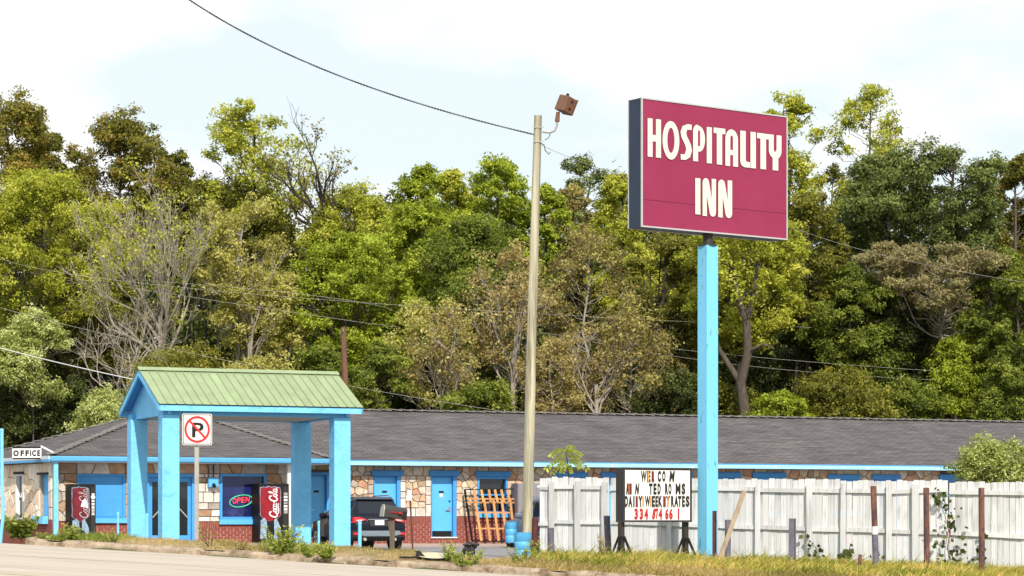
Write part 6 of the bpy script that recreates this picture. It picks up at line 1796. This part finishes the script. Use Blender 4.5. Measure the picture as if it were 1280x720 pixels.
tree(1195, 420, 110, 100, 535, 'bright', 'bright yellow green young tree above the ridge at right', 56, 400, .15, .24, .15, shape='cone')
tree(1020, 395, 114, 90, 530, 'dark', 'shaded dark green tree right of the forked trunk', 40, 340, .17, .28, .16, 'bark_dark')
# forked brown trunk right of the sign post
g = thing('tree', (P(928, 560, 107)[0], 107, float(z_ground(P(928, 560, 107)[0], 107)) - .1), 'forked bare brown trunk standing in front right of the sign post', 'tree', TREE_GROUP)
mb = MB()
mb.tube([P(934, 560, 107), P(931, 515, 107), P(926, 478, 107), P(935, 440, 106.6), P(933, 400, 106.4), P(925, 380, 106.3), P(918, 345, 106.4), P(912, 300, 106.5)], [.28, .25, .22, .20, .18, .16, .12, .06], 9, caps=False)
mb.tube([P(926, 478, 107), P(915, 462, 107.2), P(901, 440, 107.4), P(893, 425, 107.4)], [.18, .14, .11, .08], 7, caps=False)
mb.tube([P(933, 400, 106.4), P(944, 365, 106), P(947, 325, 106)], [.16, .11, .06], 7, caps=False)
mb.tube([P(918, 345, 106.4), P(905, 325, 106), P(901, 300, 106)], [.12, .09, .05], 6, caps=False)
mb.tube([P(935, 440, 106.6), P(955, 430, 106), P(968, 436, 106)], [.1, .06, .03], 6, caps=False)
mb.build('trunk', M['bark'], g, smooth=True, sharp=80)
q = np.array([P(920 + rng.uniform(-34, 40), rng.uniform(262, 372), 105.5 + rng.uniform(-1, 1.5)) for _ in range(46)])
v, tint = clump_leaves(q, np.full(len(q), .6), 150, .16, 6, .28); fast_mesh('crown', v, 4, L['yellow'], g, tint)

# --- bushes at the foot of the wood
def bush(px, ytop, d, wpx, ybot, leaf, label, n_cl=26, n_leaf=320, size=.15, rc=.36, **k):
    return tree(px, ytop, d, wpx, ybot, leaf, label, n_cl, n_leaf, size, rc, .06, shape='round', kind='bush', **k)
bush(42, 388, 103, 108, 505, 'silver', 'large pale green bush at the left below the wire', 40, 380, .14, .28)
bush(128, 486, 101, 78, 560, 'silver', 'light green bush with white flecks left of canopy roof', 26, 260, .13)
bush(20, 470, 104, 100, 590, 'dark', 'dark shaded bush at the left edge above office roof', 28, 320)
bush(90, 470, 106, 90, 580, 'dark', 'dark shaded bush behind the office hip roof', 28, 320)
bush(472, 425, 104, 60, 520, 'mid', 'rounded green bush right of the reddish pole stub', 28, 360, .14)
bush(400, 430, 106, 70, 520, 'mid', 'shaded green bush behind the canopy right end', 28, 320)
bush(600, 478, 104, 80, 530, 'mid', 'low green bush just above the ridge left of light pole', 24, 300)
bush(840, 460, 106, 90, 540, 'dark', 'dark bush above the ridge left of sign post', 26, 320)
bush(977, 483, 106, 70, 545, 'bright', 'arching bright green bush at the foot of forked trunk', 26, 380, .14, flat=.4)
bush(1060, 455, 107, 110, 545, 'olive', 'wide olive undergrowth bush above the ridge at right', 34, 340)
bush(1130, 470, 108, 90, 550, 'mid', 'mid green bush left of the bright yellow green tree', 28, 340)
bush(1262, 440, 107, 80, 550, 'mid', 'mid green bush above the ridge at right edge', 30, 360)
bush(895, 470, 109, 80, 540, 'olive', 'olive bush directly behind the blue sign post', 24, 300)
bush(235, 430, 104, 120, 520, 'olive', 'twiggy olive bush right above the canopy ridge left half', 30, 240)
bush(330, 440, 103, 90, 520, 'pale', 'straw coloured bush right above the canopy ridge', 24, 170, sig=.32)
bush(700, 470, 108, 90, 535, 'brown', 'brown bush above the ridge right of light pole', 26, 220, sig=.3)

# --- pale bush behind the right fence and the sapling over the gate
def near_bush(px, ytop, d, wpx, ybot, leaf, label, n_cl, n_leaf, size, name='bush', cat='bush'):
    x0, y0 = V(px, d)[:2]; zb = -.35
    Rr = wpx / 2 / F * d; zt = zof(ytop, d); z0 = zof(ybot, d)
    g = thing(name, (x0, y0, zb), label, cat)
    tips, mb = [], MB()
    for i in range(34):
        a_ = rng.uniform(0, 2 * math.pi); u = rng.uniform(.1, 1) ** .5
        e = np.array((x0 + math.cos(a_) * Rr * u, y0 + math.sin(a_) * Rr * .7 * u, z0 + (zt - z0) * math.sqrt(max(.06, 1 - (u * .95) ** 2)) * rng.uniform(.65, 1.08)))
        lp = limb_pts((x0 + rng.uniform(-.2, .2), y0 + rng.uniform(-.2, .2), zb), e, 6, .12, .03)
        mb.tube(lp, [.022 * (1 - .8 * k / 5) for k in range(6)], 4, caps=False)
        for k in (2, 3, 4, 5): tips.append(lp[k] + rng.normal(size=3) * .08)
        tips += [e + unit(1)[0] * .16 for _ in range(2)]
    mb.build('stem', M['bark'], g)
    tp = np.array(tips); v, tint = clump_leaves(tp, np.full(len(tp), .24), n_leaf, size, 6, .34)
    fast_mesh('foliage', v, 4, L[leaf], g, tint)
near_bush(1246, 553, 58.5, 98, 612, 'silver', 'rounded pale variegated bush rising behind the right fence section', 0, 110, .085)

sx = P(708, 640, 58.3)
g = thing('sapling', (sx[0], sx[1], -.3), 'bright yellow green sapling with drooping compound leaves above the gate', 'sapling')
mb = MB(); top = P(707, 566, 58.3)
mb.tube([(sx[0] + .04, sx[1], -.3), P(711, 590, 58.3), P(709, 575, 58.3), top], [.02, .016, .012, .006], 5); mb.build('stem', M['bark'], g)
lv, lt = [], []
rach = MB()
for i, (x1, y1, x0_, y0_) in enumerate(((690, 569, 707, 566), (684, 585, 709, 577), (692, 590, 709, 578), (697, 573, 709, 572), (716, 558, 708, 566), (712, 560, 707, 567), (726, 568, 708, 569), (722, 573, 709, 573), (733, 585, 710, 577), (724, 584, 710, 579), (703, 589, 710, 580), (714, 590, 711, 582), (700, 563, 707, 566), (719, 564, 708, 568))):
    p0, p1 = P(x0_, y0_, 58.3), P(x1, y1, 58.3 + rng.uniform(-.3, .3))
    L_ = np.linalg.norm(p1 - p0)
    pts = [p0 + (p1 - p0) * t + np.array((0, 0, L_ * .22 * math.sin(math.pi * t))) for t in np.linspace(0, 1, 8)]
    rach.tube(pts, .004, 3)
    for k in range(1, 8):
        d_ = pts[k] - pts[k - 1]; d_ /= np.linalg.norm(d_); sd = np.cross(d_, (0, -.5, .86)); sd /= np.linalg.norm(sd)
        for s in (-1, 1):
            tip = pts[k] + (sd * s * .9 + d_ * .5 + np.array((0, -.2, -.25))) * L_ * .26
            m_ = (pts[k] + tip) / 2; wv = np.cross(tip - pts[k], (0.3, -.8, .4)); wv = wv / np.linalg.norm(wv) * .036
            lv += [pts[k], m_ + wv, tip, m_ - wv]; lt.append(rng.uniform(.3, 1))
rach.build('leaf_stalk', M['bark'], g)
fast_mesh('foliage', np.array(lv), 4, L['lime'], g, np.array(lt))

# --- long grass, dry turf
def blades(xy, h, wd, leaf, name, label, cat, lean=(.25, 0), spread=.35, zf=bank_z):
    n = len(xy)
    z = np.array([zf(x, y) for x, y in xy]) - .02
    base = np.column_stack([xy, z])
    hh = h * rng.uniform(.4, 1.3, n) * np.where(rng.uniform(0, 1, n) < .06, 1.6, 1.0)
    dirv = np.column_stack([rng.normal(lean[0], spread, n), rng.normal(lean[1], spread, n), np.ones(n)])
    a_ = rng.uniform(-.9, .9, n); sd = np.column_stack([np.cos(a_), np.sin(a_), np.zeros(n)]) * (wd * rng.uniform(.7, 1.3, n))[:, None]
    mid = base + dirv * (hh * .55)[:, None] * np.array((.6, .6, 1)); tip = base + dirv * hh[:, None] * np.array((1.25, 1.25, .92))
    v = np.empty((n, 2, 4, 3))
    v[:, 0, 0] = base - sd; v[:, 0, 1] = base + sd; v[:, 0, 2] = mid + sd * .75; v[:, 0, 3] = mid - sd * .75
    v[:, 1, 0] = mid - sd * .75; v[:, 1, 1] = mid + sd * .75; v[:, 1, 2] = tip + sd * .08; v[:, 1, 3] = tip - sd * .08
    pt = np.array([.5 + .22 * math.sin(x * 2.1 + y) + .18 * math.sin(x * .8 - y * 1.7) for x, y in xy])
    t = np.clip(pt + rng.normal(0, .28, n), 0, 1)
    o = fast_mesh(name, v.reshape(-1, 3), 4, L[leaf], None, np.repeat(t, 2)); o['kind'] = 'stuff'
    return tagp(o, label, cat)
def scatter(n, x0, x1, d0, d1, dens=None):
    x = rng.uniform(x0, x1, n); dd = rng.uniform(d0, d1, n)
    if dens is not None:
        k = rng.uniform(0, 1, n) < dens(x, dd); x, dd = x[k], dd[k]
    return np.column_stack([x, kerb_y(x) + dd])
blades(scatter(52000, .4, 14.5, 1.2, 9.0, lambda x, d: np.clip((x - .2) * .6, .08, 1) * np.clip(.45 + .5 * np.sin(x * 3.1 + d * 1.3) + .35 * np.sin(x * 7.7 - d * 2.9), .10, 1)), .22, .012, 'grass', 'long_grass', 'long yellow green grass leaning along the foot of the fence', 'grass', (.30, -.1), .42)
blades(scatter(16000, .2, 13.5, .25, 1.5), .13, .008, 'turf', 'roadside_grass', 'short dry grass behind the kerb at right', 'grass', (.2, -.2), .5)
patch = lambda x, d: np.clip(.35 + .6 * np.sin(x * 1.7 + d * 2.2) * np.sin(x * .63 + 1.3) + .25 * np.sin(x * 5.3), .03, 1)
blades(scatter(30000, -9.6, .6, .2, 3.4, patch), .075, .006, 'turf', 'dry_turf', 'thin dry turf on the bank along the kerb', 'grass', (0, 0), .8)
blades(scatter(9000, -9.6, -3.5, .25, 2.2, lambda x, d: np.clip(np.sin(x * 1.3 + .4) * .8, 0, 1)), .12, .006, 'weed', 'green_turf', 'greener tufts of grass before the canopy', 'grass', (.1, -.1), .6)

# --- weeds one can tell apart
def weed(px, ybase, d, wpx, hpx, leaf, label, stems=9, lpm=26, size=.055, name='weed', bare=0.0, cat='weed', up=1.0):
    c = P(px, ybase, d); zb = float(bank_z(c[0], c[1])) - .02; zb = min(zb, c[2]) if zb - c[2] > .1 else zb
    H, W_ = hpx / F * d, wpx / F * d
    g = thing(name, (c[0], c[1], zb), label, cat, 'weeds growing on the bank')
    mb = MB(); lv, lt = [], []
    for i in range(stems):
        e = np.array((c[0] + rng.uniform(-.5, .5) * W_, c[1] + rng.uniform(-.3, .3) * W_, zb + H * rng.uniform(.5, 1.0) * up))
        b0 = np.array((c[0] + rng.normal() * W_ * .08, c[1] + rng.normal() * W_ * .08, zb))
        lp = limb_pts(b0, e, 7, .10, .035); mb.tube(lp, [.008, .008, .007, .006, .005, .004, .002], 3, caps=False)
        la_ = np.array(lp); ln = np.linalg.norm(e - b0)
        for t in rng.uniform(.12 + bare * .5, 1, max(4, int(lpm * ln / .4))):
            q = np.array([np.interp(t * 6, np.arange(7), la_[:, j]) for j in range(3)])
            dv = unit(1)[0]; dv[2] = dv[2] * .5 + .35; dv /= np.linalg.norm(dv)
            s = size * rng.uniform(.5, 1.4) * (1.2 - .5 * t); tip = q + dv * s * 1.6
            wv = np.cross(dv, unit(1)[0]); wv = wv / (np.linalg.norm(wv) + 1e-6) * s * .33
            lv += [q, (q + tip) / 2 + wv, tip, (q + tip) / 2 - wv]; lt.append(rng.uniform(0, .6) + .4 * t)
    mb.build('stem', M['bark'], g)
    fast_mesh('foliage', np.array(lv), 4, L[leaf], g, np.clip(np.array(lt), 0, 1))
    return g
weed(25, 672, 50.3, 44, 26, 'mid', 'leafy green weed bed under the left office window', 26, 40, .09, 'weed_bed')
weed(24, 655, 50.6, 14, 28, 'weed', 'tall flowering weed before the narrow left window', 5, 26, .06)
weed(84, 680, 47.8, 34, 24, 'weed', 'bushy weed at the foot of faded vending machine', 20, 30, .06)
weed(52, 679, 47.9, 14, 12, 'weed', 'small weed tuft on the kerb left of corner post', 9, 24, .05)
weed(140, 682, 47.5, 26, 22, 'weed', 'yellowish weed beside the thin bollard left of canopy', 12, 18, .04, bare=.4)
weed(262, 682, 47.2, 30, 34, 'weed', 'thin straggly weed right of the no parking sign post', 7, 12, .035, bare=.7)
weed(300, 686, 46.6, 20, 16, 'turf', 'small dry weed on bank before brick base', 8, 16, .035, bare=.5)
weed(352, 690, 46.2, 52, 38, 'weed', 'big bushy weed in front of the bright red vending machine', 26, 26, .06)
weed(385, 700, 45.4, 24, 22, 'weed', 'dense small weed left of big canopy column by kerb', 14, 26, .05)
weed(408, 703, 45.5, 30, 20, 'weed', 'spreading green weed on kerb before right canopy column', 22, 32, .06)
weed(408, 688, 50.5, 14, 34, 'turf', 'yellow brush weed beside the bollard between right columns', 14, 24, .04)
weed(560, 706, 45.6, 22, 30, 'weed', 'upright weed right of the discarded cream disc', 10, 26, .05)
weed(582, 712, 45.0, 50, 24, 'weed', 'low spreading weed in front of the black bag', 22, 26, .055)
weed(652, 712, 45.6, 36, 30, 'weed', 'green weed before the bright blue barrel', 16, 26, .055)
weed(668, 704, 50.5, 16, 30, 'weed', 'pale weed at the foot of maroon steel post', 9, 22, .05)
weed(752, 700, 50.6, 26, 36, 'turf', 'fine straw weed before the gate right end', 12, 16, .035, bare=.4)
weed(892, 704, 49.4, 14, 18, 'weed', 'small yellow weed at the foot of blue sign post', 8, 20, .05)
weed(985, 716, 47.6, 14, 18, 'weed', 'small leafy weed at the foot of flecked post', 8, 22, .05)

# --- climbing vine and other plants on the fence
def vine(pts, label, n_leaf, spread, size, leaf='dark'):
    q = [FF.p(*(lambda h: (h[0], .10, h[1]))(fh(x, y, .10))) for x, y in pts]
    g = thing('climbing_vine', q[0], label, 'vine', 'vines on the white fence')
    MB().tube(q, .009, 4, caps=False).build('stem', M['bark'], g)
    a_ = np.array(q); lv, lt = [], []
    for _ in range(n_leaf):
        t = rng.uniform(0, 1) ** 1.9 * (len(q) - 1); c = np.array([np.interp(t, np.arange(len(q)), a_[:, j]) for j in range(3)])
        k = spread * (1 - .72 * t / (len(q) - 1)) 
        c = c + FF.ex * rng.normal() * k + np.array((0, 0, rng.normal() * k * .45)) + FF.ey * rng.uniform(.0, .08)
        dv = FF.ex * rng.normal() + np.array((0, 0, rng.normal())) + FF.ey * .4; dv /= np.linalg.norm(dv)
        s = size * rng.uniform(.6, 1.4); tip = c + dv * s; wv = np.cross(dv, FF.ey + .3 * rng.normal(size=3)); wv = wv / np.linalg.norm(wv) * s * .45
        m_ = c + dv * s * .4
        lv += [c, m_ + wv, tip, m_ - wv]; lt.append(rng.uniform(.1, .9))
    fast_mesh('foliage', np.array(lv), 4, L[leaf], g, np.array(lt))
vine([(1195, 718), (1188, 700), (1184, 685), (1187, 668), (1184, 655), (1186, 640), (1180, 625), (1174, 614)], 'dark leafy vine climbing the fence between two rusty posts', 120, .34, .10)
vine([(1229, 700), (1230, 680), (1227, 662)], 'small leafy sprig hugging the tall right rusty post', 14, .10, .12)
vine([(1022, 716), (1020, 700), (1024, 690), (1012, 676), (1010, 668)], 'small dark vine low on the long fence section', 40, .16, .10)
vine([(1060, 712), (1060, 695), (1063, 681)], 'sprig of round dark leaves at the fence joint', 16, .07, .14)
vine([(1098, 712), (1100, 700), (1094, 692), (1096, 684)], 'little vine at the foot of banded rusty post', 16, .10, .09)
